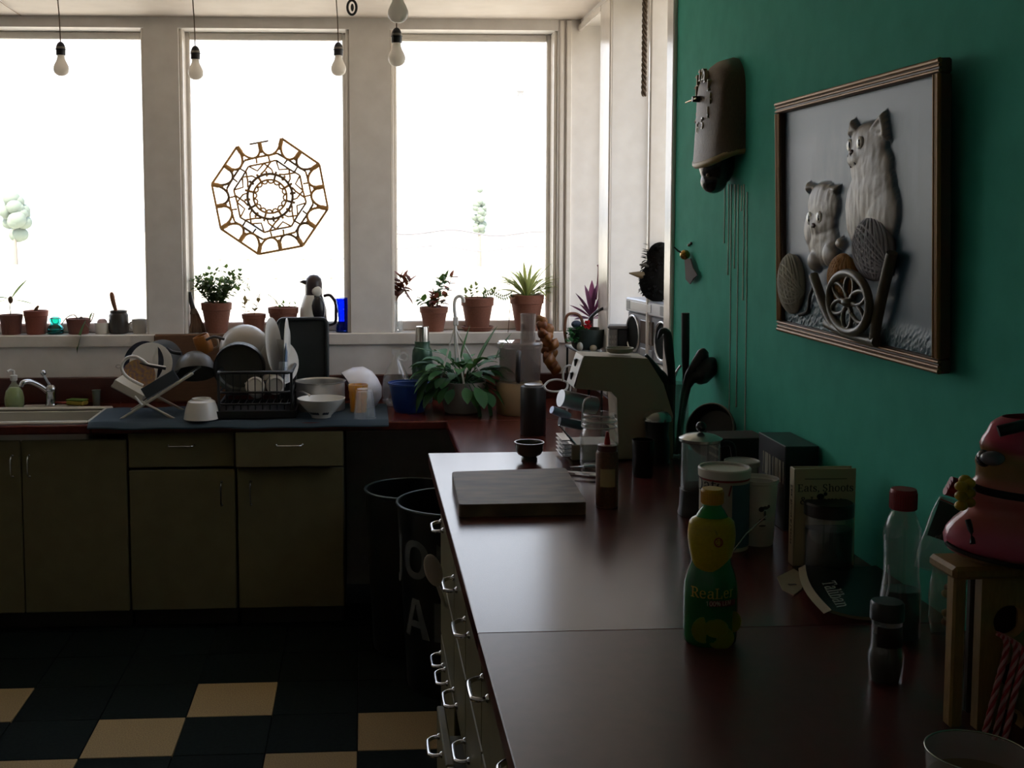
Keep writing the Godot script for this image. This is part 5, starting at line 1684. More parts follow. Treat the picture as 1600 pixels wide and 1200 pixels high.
	var s2 := s1.cross(ax)
	obj("rim", MB.new().tube(ring(V(0, -12, 0) * u - ax * 6 * u, s1 * 41 * u, s2 * 41 * u, 40), 1.5 * u, 6, true), mt(hx("77766c"), 0.3, 0.6), t)
	# coffee press
	p = on_top(1093, 803)
	u = mpp(p)
	t = thing("coffee_press", "glass coffee press with a silver lid and knob, behind the oats tub", "coffee press", p)
	obj("base_frame", MB.new().lathe(P(u, [0, 0, 33, 0, 34, 3, 32, 12, 31, 36, 31.5, 40, 30, 41]), 32), black, t)
	obj("glass", MB.new().lathe(vessel(u, [29, 4, 30, 8, 30, 114, 31, 118], 1.3 * u), 32), glass(hx("8f9694"), 0.2), t)
	obj("coffee", MB.new().lathe(P(u, [0, 8, 27.5, 8, 27.5, 46, 0, 46]), 28), mt(hx("120c08"), 0.2), t)
	obj("lid", MB.new().lathe(P(u, [30, 114, 33, 116, 33.5, 120, 24, 125, 8, 128, 3, 129, 3, 132, 0, 132]), 32), mt(hx("a9aca8"), 0.25, 0.8), t)
	obj("knob", MB.new().ball(V(0, 138, 0) * u, V(8, 8, 8) * u, 18, 12), mt(hx("1b1b1b"), 0.12), t)
	obj("handle", MB.new().tube(curve([V(29, 110, 4) * u, V(48, 108, 6) * u, V(50, 60, 6) * u, V(30, 40, 4) * u]), 4.5 * u, 10), black, t)
	# boxes near the wall
	p = on_y(1160, 755, HU)
	p = V(0.965, HU, on_z(1160, 755, 2.75).z)
	t = thing("tea_box", "dark brown patterned tea carton against the wall behind the oats tub", "box", V(0.958, HU, 2.66), 0.05)
	obj("carton", MB.new().box(V(0, 0.075, 0), V(0.125, 0.15, 0.11), 0.002), mott("3a2820", "281a14", 0.05, 0.6, 0.08), t)
	for k in 2:
		obj("stripe", MB.new().box(V(-0.0635, 0.1 + 0.02 * k, 0.01), V(0.001, 0.006, 0.07)), mt(hx("a89a80"), 0.5), t)
	var q1 := on_x(1228, 698, 0.945)
	t = thing("spice_carton", "black carton with pale vertical bars on its side, behind the upright book", "box", V(0.983, HU, q1.z - 0.09))
	var bh := q1.y - HU
	obj("carton", MB.new().box(V(0, bh / 2, 0), V(0.078, bh, 0.18), 0.002), mt(hx("16181a"), 0.35), t)
	for k in 7:
		obj("pale_bar", MB.new().box(V(-0.0395, bh - 0.062, 0.08 - 0.022 * k), V(0.001, 0.05, 0.006 + 0.007 * (k % 3))), mt(hx("8f8c78"), 0.6), t)
	obj("top_edge", MB.new().box(V(-0.0385, bh, 0), V(0.002, 0.002, 0.178)), mt(hx("9a9ea0"), 0.3), t)

func build_near_things() -> void:
	var white := mt(hx("c9c4b8"), 0.4)
	var black := mt(hx("131313"), 0.35)
	# oats canister
	var p := on_top(1130, 853)
	var u := mpp(p)
	var t := thing("oats_canister", "round cardboard oats canister with a white lid, behind the lemon juice bottle", "canister", p)
	obj("tube", MB.new().lathe(P(u, [0, 0, 38, 0, 38, 112, 0, 112]), 40), mt(hx("b3a892"), 0.55), t)
	obj("lid", MB.new().lathe(P(u, [38.5, 111, 40, 112, 40.5, 124, 39, 126, 37, 126, 36, 122, 0, 122]), 40), white, t)
	obj("blue_panel", MB.new().lathe(P(u, [38.3, 6, 38.3, 104]), 16, Vector3.ZERO, 1.0, -1.55, -0.25), mt(hx("3f6470"), 0.55), t)
	obj("red_band", MB.new().lathe(P(u, [38.4, 108, 38.4, 111]), 40), mt(hx("8e2f28"), 0.5), t)
	obj("lower_panel", MB.new().lathe(P(u, [38.35, 2, 38.35, 40]), 16, Vector3.ZERO, 1.0, -3.1, -1.5), mt(hx("3c4f62"), 0.55), t)
	words("lettering", "Oats", 26 * u, mt(hx("1e1c1a"), 0.6), t, Transform3D(Basis(Vector3.UP, -1.0), V(sin(-1.05) * 38.8, 101, cos(-1.05) * 38.8) * u), 0.0004, "Droid Serif", 38.6 * u)
	obj("red_stroke", MB.new().tube([V(sin(-0.12) * 38.6, 88, cos(-0.12) * 38.6) * u, V(sin(-0.02) * 38.6, 104, cos(-0.02) * 38.6) * u], 1.2 * u, 6), mt(hx("8e2f28"), 0.5), t)
	# two stacked tubs
	p = on_top(1182, 848)
	u = mpp(p)
	t = thing("yogurt_tub", "open white tub printed with a dark cow, right of the oats canister", "tub", p)
	obj("tub", MB.new().lathe(vessel(u, [24, 0, 25, 2, 30, 96, 32, 98, 32, 103], 1.2 * u), 36), white, t)
	var cow := mt(hx("2c2624"), 0.5)
	for q in [[-0.1, 60, 9, 6], [0.12, 62, 10, 4], [0.1, 52, 4, 9], [0.3, 64, 5, 4], [-0.02, 34, 12, 2], [-0.02, 44, 11, 2]]:
		var rr: float = lerpf(25.0, 30.0, q[1] / 96.0) + 0.2
		obj("print", MB.new().ball(V(sin(q[0]) * rr, q[1], cos(q[0]) * rr) * u, V(q[2] * 0.5, q[3] * 0.7, 0.5) * u, 10, 6), cow, t)
	p = on_top(1176, 826)
	u = mpp(p)
	t = thing("plastic_tub", "smaller lidded pale tub behind the cow-printed tub", "tub", V(p.x - 0.005, HU, p.z - 0.07))
	obj("tub", MB.new().lathe(P(u, [0, 0, 22, 0, 25, 92, 0, 92]), 32), mt(hx("a7a49a"), 0.45), t)
	obj("lid", MB.new().lathe(P(u, [25, 90, 28, 91, 28, 98, 26, 99, 24, 97, 0, 97]), 32), mt(hx("b3b0a6"), 0.45), t)
	var ka := on_y(1197, 806, HU + 0.075)
	var kb := on_y(1166, 834, HU + 0.04)
	tag(obj("steel_handle", MB.new().tube([ka - V(0, 0, 0), ka.lerp(kb, 0.5), kb, kb + (kb - ka) * 1.05 + V(0, -0.012, 0.01)], [0.0022, 0.0026, 0.0026, 0.002], 8), mt(hx("b9bcb8"), 0.2, 0.9)), "thin steel handle leaning in front of the cow-printed tub", "utensil")
	# upright book
	var b0 := on_top(1240, 885)
	var b1 := on_y(1334, 884, HU)
	u = mpp(b0)
	var bw := minf((b1 - b0).length(), 0.128)
	var ang := 0.02
	t = thing("book", "pale hardback book standing upright by the green wall behind the dark jar", "book", b0 + V(0, 0.001, 0), -ang)
	var hgt := 0.2
	var cov := mt(hx("b3a680"), 0.6)
	obj("cover", MB.new().box(V(bw / 2, hgt / 2, -0.001), V(bw, hgt, 0.003), 0.0008), cov, t)
	obj("back_cover", MB.new().box(V(bw / 2, hgt / 2, -0.024), V(bw, hgt, 0.003), 0.0008), cov, t)
	obj("pages", MB.new().box(V(bw / 2 - 0.003, hgt / 2, -0.0125), V(bw - 0.008, hgt - 0.006, 0.02)), mt(hx("a99f8a"), 0.8), t)
	obj("spine", MB.new().box(V(-0.001, hgt / 2, -0.0125), V(0.004, hgt, 0.027), 0.0012), mt(hx("a3977a"), 0.6), t)
	var ink := mt(hx("17140f"), 0.7)
	words("title", "Eats, Shoots", 0.0205, ink, t, Transform3D(Basis(), V(bw / 2, hgt - 0.04, 0.0006)), 0.0004, "Droid Serif")
	words("title", "& Leaves", 0.0205, ink, t, Transform3D(Basis(), V(bw / 2 - 0.008, hgt - 0.066, 0.0006)), 0.0004, "Droid Serif")
	words("spine_title", "Eats, Shoots & Leaves", 0.012, ink, t, Transform3D(Basis(V(0, -1, 0), V(0, 0, -1), V(-1, 0, 0)), V(-0.0032, hgt * 0.52, -0.0125)), 0.0004, "Droid Serif")
	obj("cover_line", MB.new().box(V(bw / 2, hgt - 0.021, 0.0006), V(bw * 0.7, 0.0012, 0.0004)), ink, t)
	var pm := MB.new()
	pm.ball(V(bw * 0.42, hgt - 0.057, 0.0007), V(0.008, 0.006, 0.0006), 10, 6)
	pm.ball(V(bw * 0.5, hgt - 0.052, 0.0007), V(0.004, 0.004, 0.0006), 10, 6)
	pm.tube([V(bw * 0.38, hgt - 0.066, 0.0007), V(bw * 0.4, hgt - 0.058, 0.0007), V(bw * 0.46, hgt - 0.064, 0.0007)], 0.0012, 5)
	obj("printed_animal", pm, ink, t)
	# dark jar
	p = on_top(1293, 889)
	u = mpp(p)
	t = thing("dark_jar", "glass jar of dark contents with a black lid, in front of the upright book", "jar", p)
	obj("glass", MB.new().lathe(vessel(u, [34, 0, 37, 3, 37, 78, 35, 84, 34, 88], 1.6 * u), 36), glass(hx("7a827c"), 0.2), t)
	obj("contents", MB.new().lathe(P(u, [0, 3, 34.5, 3, 34.5, 66, 0, 67]), 32), mott("1d1814", "100d0b", 0.03, 0.9, 0.2), t)
	obj("lid", MB.new().lathe(P(u, [36, 86, 37.5, 87, 37.5, 104, 35, 107, 0, 107]), 36), black, t)
	# lemon juice bottle
	p = on_top(1109, 1003)
	u = mpp(p) * 0.945
	t = thing("lemon_juice_bottle", "green lemon juice bottle with a lemon shaped yellow sleeve and yellow cap", "bottle", p, -0.12)
	var grn := mt(hx("1a6a36"), 0.22)
	obj("body", MB.new().lathe(P(u, [0, 0, 38, 0, 42, 4, 43.5, 14, 44, 50, 44, 86, 42.5, 104, 38, 120, 33.5, 132, 32, 140, 33, 148]), 44, Vector3.ZERO, 0.72), grn, t)
	var ylw := mott("c2ab1c", "a69416", 0.1, 0.3, 0.05)
	var sl := MB.new()
	sl.sheet(44, 18, func(a, v): return V(cos(a * TAU), 0, -sin(a * TAU) * 0.78) * u * lerpf(33.0 if cos(a * TAU * 1.0 + 1.2) < 5 else 0.0, 16.0, smoothstep(0.78, 1.0, v)) * (1.0 + 0.17 * sin(PI * clampf(v * 1.05, 0, 1))) + V(0, (146.0 - 22.0 * pow(maxf(0.0, sin(a * TAU - PI + 0.35)), 2.0) * pow(1.0 - v, 2.0)) * u + v * 74 * u, 0))
	obj("lemon_sleeve", sl, ylw, t)
	obj("neck", MB.new().lathe(P(u, [26, 212, 20, 222, 15.5, 228, 15.5, 236, 0, 236]), 32, Vector3.ZERO, 0.85), mt(hx("1f8a3c"), 0.2), t)
	var cap := MB.new()
	cap.lathe(P(u, [17, 233, 18, 234, 18, 255, 16.5, 258, 0, 258]), 36)
	for k in 30:
		var a := TAU * k / 30
		cap.box(V(cos(a) * 18, 244, sin(a) * 18) * u, V(1.2, 18, 1.2) * u, 0.2 * u)
	obj("cap", cap, mt(hx("c9940f"), 0.35), t)
	var e := func(a: float, h: float, r: float) -> Vector3: return V(sin(a) * r, h, cos(a) * r * 0.72) * u
	words("brand", "ReaLemon", 23 * u, mt(hx("b9a83a"), 0.4), t, Transform3D(Basis(Vector3.UP, 0.46), V(18, 92, 31.2) * u), 0.0004, "Droid Serif", 46 * u)
	words("small_print", "100% LEMON", 10 * u, mt(hx("c9b9a0"), 0.4), t, Transform3D(Basis(Vector3.UP, 0.42), V(16, 76, 32.4) * u), 0.0004, "Droid Sans", 46 * u)
	var band := MB.new()
	band.lathe(P(u, [44.3, 70, 44.3, 80]), 16, Vector3.ZERO, 0.722, -1.75, -0.6)
	obj("red_strip", band, mt(hx("6a1d1c"), 0.4), t)
	for q in [[-0.35, 30, 20, 22], [0.28, 18, 22, 20], [0.85, 42, 14, 18], [0.1, 34, 20, 16]]:
		obj("printed_lemon", MB.new().ball(e.call(q[0], q[1], 43.6), V(q[2], q[3], 1.0) * u, 18, 10), mt(hx("7f8a1c"), 0.35), t)
	obj("emblem_ring", MB.new().tube(ring(e.call(0.15, 176, 40.5) + V(0, 0, 1.6) * u, V(6.5, 0, -0.6) * u, V(0, 7, 0) * u, 20), 1.0 * u, 6, true), mt(hx("8e2a1c"), 0.4), t)
	words("emblem", "21", 12 * u, mt(hx("8e2a1c"), 0.4), t, Transform3D(Basis(Vector3.UP, 0.12), e.call(0.15, 176, 40.5) + V(0, 0, 1.8) * u), 0.0004, "Droid Serif")
	obj("leaf_mark", MB.new().leaf(e.call(0.1, 187, 40) + V(0, 0, 1.6) * u, V(-0.4, 1, 0), 11 * u, 5 * u, 0.0, 4), leafmat("2a5a2a"), t)
	# open magazine
	var mc := [on_y(1258, 901, HU), on_y(1299, 974, HU), on_y(1425, 968, HU), on_y(1402, 884, HU)]
	var mo: Vector3 = (mc[0] + mc[2]) / 2
	t = thing("magazine", "black-covered magazine with a curled left edge lying before the dark jar", "magazine", mo)
	var surf := func(s: float, v: float) -> Vector3:
		var q: Vector3 = mc[0].lerp(mc[3], s).lerp(mc[1].lerp(mc[2], s), v) - mo
		q.y = 0.006 + 0.022 * pow(1.0 - s, 4.0) - 0.004 * pow(1.0 - s, 8.0)
		q.x += 0.012 * sin(v * PI) * pow(1.0 - s, 3.0) * -1.0
		return q
	var mg := MB.new()
	mg.sheet(20, 8, func(s, v): return surf.call(s, 1.0 - v))
	obj("cover", mg, mt(hx("0e0f10"), 0.3), t)
	mg = MB.new()
	mg.sheet(20, 8, func(s, v): return surf.call(s, v) - V(0.004 * (1.0 - s), 0.0045, 0))
	mg.sheet(1, 8, func(s, v): return surf.call(0.0, v) - V(0.006 * s, 0.0045 * s, 0) + V(-0.008 * s, -0.002 * s, 0))
	mg.sheet(20, 1, func(s, v): return surf.call(s, 1.0) - V(0, 0.0055 * (1.0 - v), 0))
	obj("pages", mg, mt(hx("8c8064"), 0.7), t)
	var dn: Vector3 = (mc[1] - mc[0]).normalized()
	var rt: Vector3 = (mc[3] - mc[0]).normalized()
	words("title", "Taliban", 0.042, mt(hx("a9aaa6"), 0.5), t, Transform3D(Basis(dn, rt, dn.cross(rt).normalized()), surf.call(0.2, 0.62) + V(0, 0.003, 0)), 0.0004, "Droid Serif")
	var f0 := [on_y(1214, 903, HU), on_y(1240, 931, HU), on_y(1260, 902, HU)]
	mg = MB.new()
	poly_sheet(mg, [f0[0], on_y(1222, 922, HU), f0[1], on_y(1252, 922, HU), f0[2], on_y(1240, 890, HU)], 0.002)
	t = thing("paper_sheet", "cream paper corner with a dark printed mark, left of the black magazine", "paper", Vector3.ZERO)
	obj("paper", mg, mt(hx("8f8468"), 0.7), t)
	obj("printed_mark", MB.new().box(on_y(1238, 913, HU + 0.0035), V(0.016, 0.0008, 0.007), 0.0002), mt(hx("2c2a24"), 0.7), t)
	# red-capped bottle
	p = on_top(1405, 996)
	u = mpp(p)
	t = thing("vinegar_bottle", "clear waisted bottle with a red cap, a third full of dark liquid", "bottle", p)
	obj("glass", MB.new().lathe(vessel(u, [29, 0, 31, 3, 31.5, 70, 27.5, 100, 27, 130, 29, 160, 28.5, 174, 22, 192, 18.5, 200, 18, 208], 1.4 * u), 36, Vector3.ZERO, 0.85), glass(hx("b4c2be"), 0.08), t)
	obj("liquid", MB.new().lathe(P(u, [0, 3, 28.5, 3, 29.5, 70, 28.5, 78, 0, 78]), 32, Vector3.ZERO, 0.84), mt(hx("0e0d0f"), 0.15), t)
	var rc := MB.new()
	rc.lathe(P(u, [18.5, 204, 20, 205, 20, 232, 18.5, 236, 0, 236]), 36)
	for k in 36:
		var a := TAU * k / 36
		rc.box(V(cos(a) * 20, 218, sin(a) * 20) * u, V(1.0, 24, 1.0) * u)
	obj("cap", rc, mt(hx("8e1a1f"), 0.35), t)
	obj("rib", MB.new().tube(curve([V(-26, 120, 12) * u, V(-25, 90, 14) * u, V(-29, 62, 12) * u, V(-31, 30, 10) * u]), 1.4 * u, 6), glass(hx("dfe8ea"), 0.4), t)
	# pepper mill jar
	p = on_top(1383, 1066)
	u = mpp(p)
	t = thing("spice_grinder", "small glass spice grinder of peppercorns with a black cap, nearest the camera", "grinder", p)
	obj("glass", MB.new().lathe(vessel(u, [21, 0, 24, 3, 26.5, 30, 27, 46, 23.5, 58, 22.5, 96, 24, 104], 1.5 * u), 32), glass(hx("9aa09c"), 0.1), t)
	obj("peppercorns", MB.new().lathe(P(u, [0, 4, 20, 4, 24, 30, 24.5, 45, 21.5, 58, 20.5, 80, 0, 80]), 28), mott("1c1614", "0e0b0a", 0.012, 0.8, 0.2), t)
	obj("cap", MB.new().lathe(P(u, [24, 101, 25.5, 102, 25.5, 126, 23, 130, 0, 130]), 32), mt(hx("0f0f10"), 0.35), t)
	obj("label", MB.new().lathe(P(u, [23.8, 62, 23.2, 94]), 20, Vector3.ZERO, 1.0, -2.6, -0.6), mt(hx("1e1a1c"), 0.4), t)
	# plastic packs by the wall
	p = on_z(1472, 850, 3.72)
	u = mpp(p)
	t = thing("bread_bag", "clear plastic pouch with a dark green red-edged label and red top, tilted by the wall", "bag", V(p.x, HU, 3.66))
	var up := V(0.3, 1.0, 0.06).normalized()
	var sd := up.cross(V(0, 0, 1)).normalized()
	var org := p - V(p.x, HU, 3.66)
	m_pouch(t, "pouch", org - up * 46 * u, up, sd, 34 * u, 118 * u, 17 * u, glass(hx("b9c4bc"), 0.3))
	var lab := MB.new()
	lab.sheet(14, 10, func(s, v): return org + up * (8 + 58 * v * (1.0 - 0.35 * pow(s, 2.0))) * u + sd * (s - 0.5) * 64 * u + V(0, 0, 1) * (16.5 * cos((s - 0.5) * 2.4) + 1.6) * u)
	obj("label", lab, mt(hx("14352a"), 0.35), t)
	var edge := []
	for k in 12:
		var s := k / 11.0
		edge.append(org + up * (8 + 58 * (1.0 - 0.35 * s * s) + 2) * u + sd * (s - 0.5) * 64 * u + V(0, 0, 1) * (16.5 * cos((s - 0.5) * 2.4) + 1.6) * u)
	obj("label_edge", MB.new().tube(edge, 1.5 * u, 6), mt(hx("8e2224"), 0.4), t)
	var tp := MB.new()
	for k in 4:
		tp = MB.new()
		tp.tube([org + up * (82 + 6 * k) * u - sd * (25 - k) * u, org + up * (82 + 6 * k) * u + sd * (25 - k) * u], 6.5 * u, 12)
		obj("red_top", tp, mt(hx("9a1f24"), 0.4), t)
	p = on_top(1462, 985)
	u = mpp(p)
	t = thing("snack_bag", "crumpled clear bag of pale snacks under the tilted green-labelled pouch", "bag", V(p.x + 0.01, HU, 3.72))
	m_pouch(t, "bag", V(0, 0.002, 0), V(0, 1, 0), V(1, 0, 0), 30 * u, 104 * u, 22 * u, glass(hx("a89c8c"), 0.35))
	for k in 9:
		var q := V(rng.randf_range(-18, 18), 10 + 9 * k, rng.randf_range(-8, 10)) * u
		obj("snack", MB.new().ball(q, V(10, 8, 8) * u * rng.randf_range(0.7, 1.1), 10, 7), [mt(hx("a8905c"), 0.7), mt(hx("8c5a3c"), 0.7), mt(hx("c0ac84"), 0.7)][k % 3], t)
	# wooden bottle block with round holes
	build_block()

func poly_sheet(m: MB, pts: Array, h: float) -> void:
	m.flat()
	var c := Vector3.ZERO
	for q in pts:
		c += q
	c /= pts.size()
	for k in pts.size():
		var a: Vector3 = pts[k]
		var b: Vector3 = pts[(k + 1) % pts.size()]
		m.quad_out(c + V(0, h, 0), a + V(0, h, 0), b + V(0, h, 0), c + V(0, h, 0), c)
		m.quad_out(a, b, b + V(0, h, 0), a + V(0, h, 0), c)

func m_pouch(t: Node3D, called: String, o: Vector3, up: Vector3, sd: Vector3, w: float, h: float, d: float, material: Material) -> void:
	var fr := sd.cross(up).normalized()
	var m := MB.new()
	m.sheet(28, 12, func(a, v): return o + up * h * v + (sd * cos(a * TAU) * w * (0.9 + 0.1 * sin(v * PI)) + fr * sin(a * TAU) * d * pow(maxf(sin(PI * (0.04 + 0.92 * v)), 0.0), 0.45)) * (1.0 + 0.03 * sin(a * 44.0 + v * 13.0)))
	obj(called, m, material, t)

func build_block() -> void:
	var wood := mott("9c7b44", "856737", 0.2, 0.5, 0.04, V(3, 0.6, 3))
	var z := 4.08
	var a := on_z(1490, 900, z)
	var b := on_z(1640, 900, z)
	var u := mpp(a)
	var t := thing("wooden_rack", "wooden rack with round holes at the lower right, under the pink figure", "rack", V((a.x + b.x) / 2, HU, z - 0.06))
	var hw := (b.x - a.x) / 2
	var top := a.y - HU
	obj("side_board", MB.new().box(V(-hw + 0.01, top / 2, 0.05), V(0.018, top, 0.022), 0.003), wood, t)
	obj("side_board", MB.new().box(V(hw - 0.01, top / 2, 0.03), V(0.018, top, 0.07), 0.003), wood, t)
	obj("top_board", MB.new().box(V(0, top + 0.006, 0.035), V(hw * 2 + 0.012, 0.018, 0.075), 0.005), wood, t)
	obj("back_board", MB.new().box(V(0.02, top / 2, 0.008), V(hw * 2 - 0.06, top, 0.012), 0.002), mt(hx("2a1f14"), 0.8), t)
	var front := CSGBox3D.new()
	front.name = "holed_board"
	var fx0 := on_z(1526, 1000, z).x - t.position.x
	var fw := hw - 0.02 - fx0
	front.size = V(fw, top, 0.018)
	front.position = V(fx0 + fw / 2, top / 2, 0.06)
	front.material = wood
	t.add_child(front, true)
	var hk := 0
	for q in [[1572, 968, 26], [1581, 1052, 23], [1574, 1124, 22]]:
		var c := on_z(q[0], q[1], z) - t.position - front.position
		var cyl := CSGCylinder3D.new()
		cyl.name = "hole"
		cyl.radius = q[2] * u
		cyl.height = 0.1
		cyl.sides = 32
		cyl.operation = CSGShape3D.OPERATION_SUBTRACTION
		cyl.rotation.x = PI / 2
		cyl.position = V(c.x, c.y, 0)
		cyl.material = wood
		front.add_child(cyl, true)
	# candy ropes
	for k in 3:
		var x0: float = [1543, 1554, 1566][k]
		var p0 := on_z(x0 + [8, 8, 3][k], 990 + 4 * k, z - 0.006)
		var p1 := on_z(x0 - 4, [1146, 1152, 1150][k], z + 0.036)
		var r := thing("candy_rope", ["red and white twisted candy rope, left of the three hung in the hole", "red and white twisted candy rope, middle of the three hung in the hole", "red and white twisted candy rope, right of the three hung in the hole"][k], "candy", p0, 0.0, "candy ropes in the wooden rack")
		var d := p1 - p0
		var base := curve([V(0, -0.004, -0.03), V(0, 0.004, 0.012), V(0.0, -0.004, 0.036 + 0.006 * k), V(d.x * 0.5, d.y * 0.5, 0.04 + 0.006 * k), V(d.x, d.y, 0.042 + 0.006 * k)], 14)
		for s in 4:
			var pts := []
			for i in base.size():
				var an := i * 0.62 + TAU * s / 4
				pts.append(base[i] + V(cos(an), 0, sin(an)) * 2.6 * u)
			obj("strand", MB.new().tube(pts, 2.5 * u, 7), mt(hx("a3262e") if s % 2 else hx("c98a8a"), 0.35), r)
	# pink figure
	var lf := [[150, 545], [175, 500], [200, 470], [250, 446], [290, 418], [330, 400], [360, 404], [385, 412], [420, 378], [450, 370], [490, 378], [530, 376], [560, 372], [620, 318], [680, 292], [720, 312], [760, 318], [800, 285], [850, 225], [900, 182], [950, 162], [1000, 168], [1040, 190], [1075, 250], [1100, 300]]
	var cx := 1606.0
	var zf := z - 0.025
	var base := on_z(cx, 640 + 1100 / 4.29, zf)
	base.y = HU + top + 0.016
	var f := thing("pink_figure", "glossy pink painted ceramic figure with a domed head atop the wooden rack", "figurine", base)
	var prof := []
	for q in lf:
		var w := on_z(1440 + q[1] / 4.29, 640 + q[0] / 4.29, zf) - base
		prof.append(Vector2(maxf(-w.x, 0.004), w.y))
	var yb: float = prof[prof.size() - 1].y
	var m := MB.new()
	m.smooth()
	var seg := 40
	var tone := func(y: float, an: float) -> Color:
		var py: float = lerpf(150.0, 1100.0, clampf((prof[0].y - y) / (prof[0].y - yb), 0, 1))
		var pink := hx("c24a62").srgb_to_linear()
		var tan_ := hx("8f6a3a").srgb_to_linear()
		var sal := hx("b5605a").srgb_to_linear()
		var cc := pink.lerp(tan_, smoothstep(330, 400, py + 40 * cos(an * 2.0))).lerp(sal, smoothstep(520, 600, py))
		return cc.lerp(hx("c05a70").srgb_to_linear(), smoothstep(800, 900, py)).lerp(tan_, smoothstep(1040, 1080, py))
	for i in range(prof.size() - 1, 0, -1):
		for k in seg:
			var q := []
			for cn in [[i, k], [i, k + 1], [i - 1, k + 1], [i - 1, k]]:
				var an: float = TAU * cn[1] / seg
				var pv: Vector2 = prof[cn[0]]
				q.append([V(-cos(an) * pv.x, pv.y - yb, -sin(an) * pv.x * 0.6), tone.call(pv.y, an)])
			for tr in [[0, 1, 2], [0, 2, 3]]:
				for ix in [tr[0], tr[2], tr[1]]:
					m.col = q[ix][1]
					m.v(q[ix][0])
	m.col = Color.WHITE
	var pmat := StandardMaterial3D.new()
	pmat.vertex_color_use_as_albedo = true
	pmat.roughness = 0.28
	pmat.cull_mode = BaseMaterial3D.CULL_DISABLED
	obj("body", m, pmat, f)
	var at := func(px: float, py: float, dz: float) -> Vector3: return on_z(px, py, zf + dz) - base
	obj("eye", MB.new().ball(at.call(1551, 716, 0.045), V(0.016, 0.01, 0.014), 16, 10), mt(hx("6a6670"), 0.2), f)
	obj("nose", MB.new().ball(at.call(1537, 716, 0.03), V(0.009, 0.012, 0.012), 14, 9), mt(hx("1c1820"), 0.2), f)
	var dk := mt(hx("1a1412"), 0.4)
	var left := func(py: float, extra := 0.0) -> Array:
		var y: float = on_z(cx, py, zf).y - base.y
		var out := []
		for k in 14:
			var an := lerpf(0.0, 1.7, k / 13.0)
			var rr := 0.0
			for i in prof.size() - 1:
				if prof[i].y - yb >= y and prof[i + 1].y - yb <= y:
					rr = lerpf(prof[i + 1].x, prof[i].x, (y - (prof[i + 1].y - yb)) / maxf(prof[i].y - prof[i + 1].y, 1e-5))
			out.append(V(-cos(an) * rr * 1.005, y - extra * k / 13.0, sin(an) * rr * 0.61))
		return out
	obj("mouth_line", MB.new().tube(left.call(757.0, 0.012), 0.006, 6), dk, f)
	obj("belt", MB.new().tube(left.call(846.0, 0.024), 0.0035, 6), dk, f)
	obj("base_line", MB.new().tube(left.call(888.0, 0.01), 0.003, 6), dk, f)
	obj("arm_line", MB.new().tube(curve([at.call(1512, 812, 0.02), at.call(1519, 835, 0.03), at.call(1520, 850, 0.038)]), 0.004, 6), dk, f)
	var hr := MB.new()
	obj("hair", MB.new().tube(curve([at.call(1560, 674, 0.03), at.call(1585, 668, 0.035), at.call(1606, 664, 0.03), at.call(1640, 670, 0.02)]), 0.008, 8), mt(hx("16161a"), 0.4), f)
	for k in 9:
		hr.ball(at.call(1508 + 7 * sin(k * 2.1), 750 + 5 * k, 0.02 + 0.006 * (k % 3)), V(0.009, 0.007, 0.009), 9, 6)
	obj("yellow_flower", hr, mt(hx("b8951c"), 0.5), f)
	# tumbler at the frame's bottom edge
	var gp := on_y(1528, 1174, HU + 0.11)
	var g := thing("drinking_glass", "wide steel-rimmed glass holding pale liquid at the very bottom edge", "glass", V(gp.x, HU, gp.z))
	obj("glass", MB.new().lathe([Vector2(0, 0), Vector2(0.044, 0), Vector2(0.046, 0.004), Vector2(0.056, 0.11), Vector2(0.0545, 0.11), Vector2(0.045, 0.006), Vector2(0, 0.006)], 40), glass(hx("b9bab4"), 0.2), g)
	obj("rim", MB.new().tube(ring(V(0, 0.11, 0), V(0.0553, 0, 0), V(0, 0, 0.0553), 48), 0.0012, 6, true), mt(hx("a9a99e"), 0.2, 0.8), g)
	obj("liquid", MB.new().lathe([Vector2(0, 0.007), Vector2(0.0445, 0.007), Vector2(0.0515, 0.078), Vector2(0, 0.078)], 36), mt(hx("5a4c36"), 0.25), g)

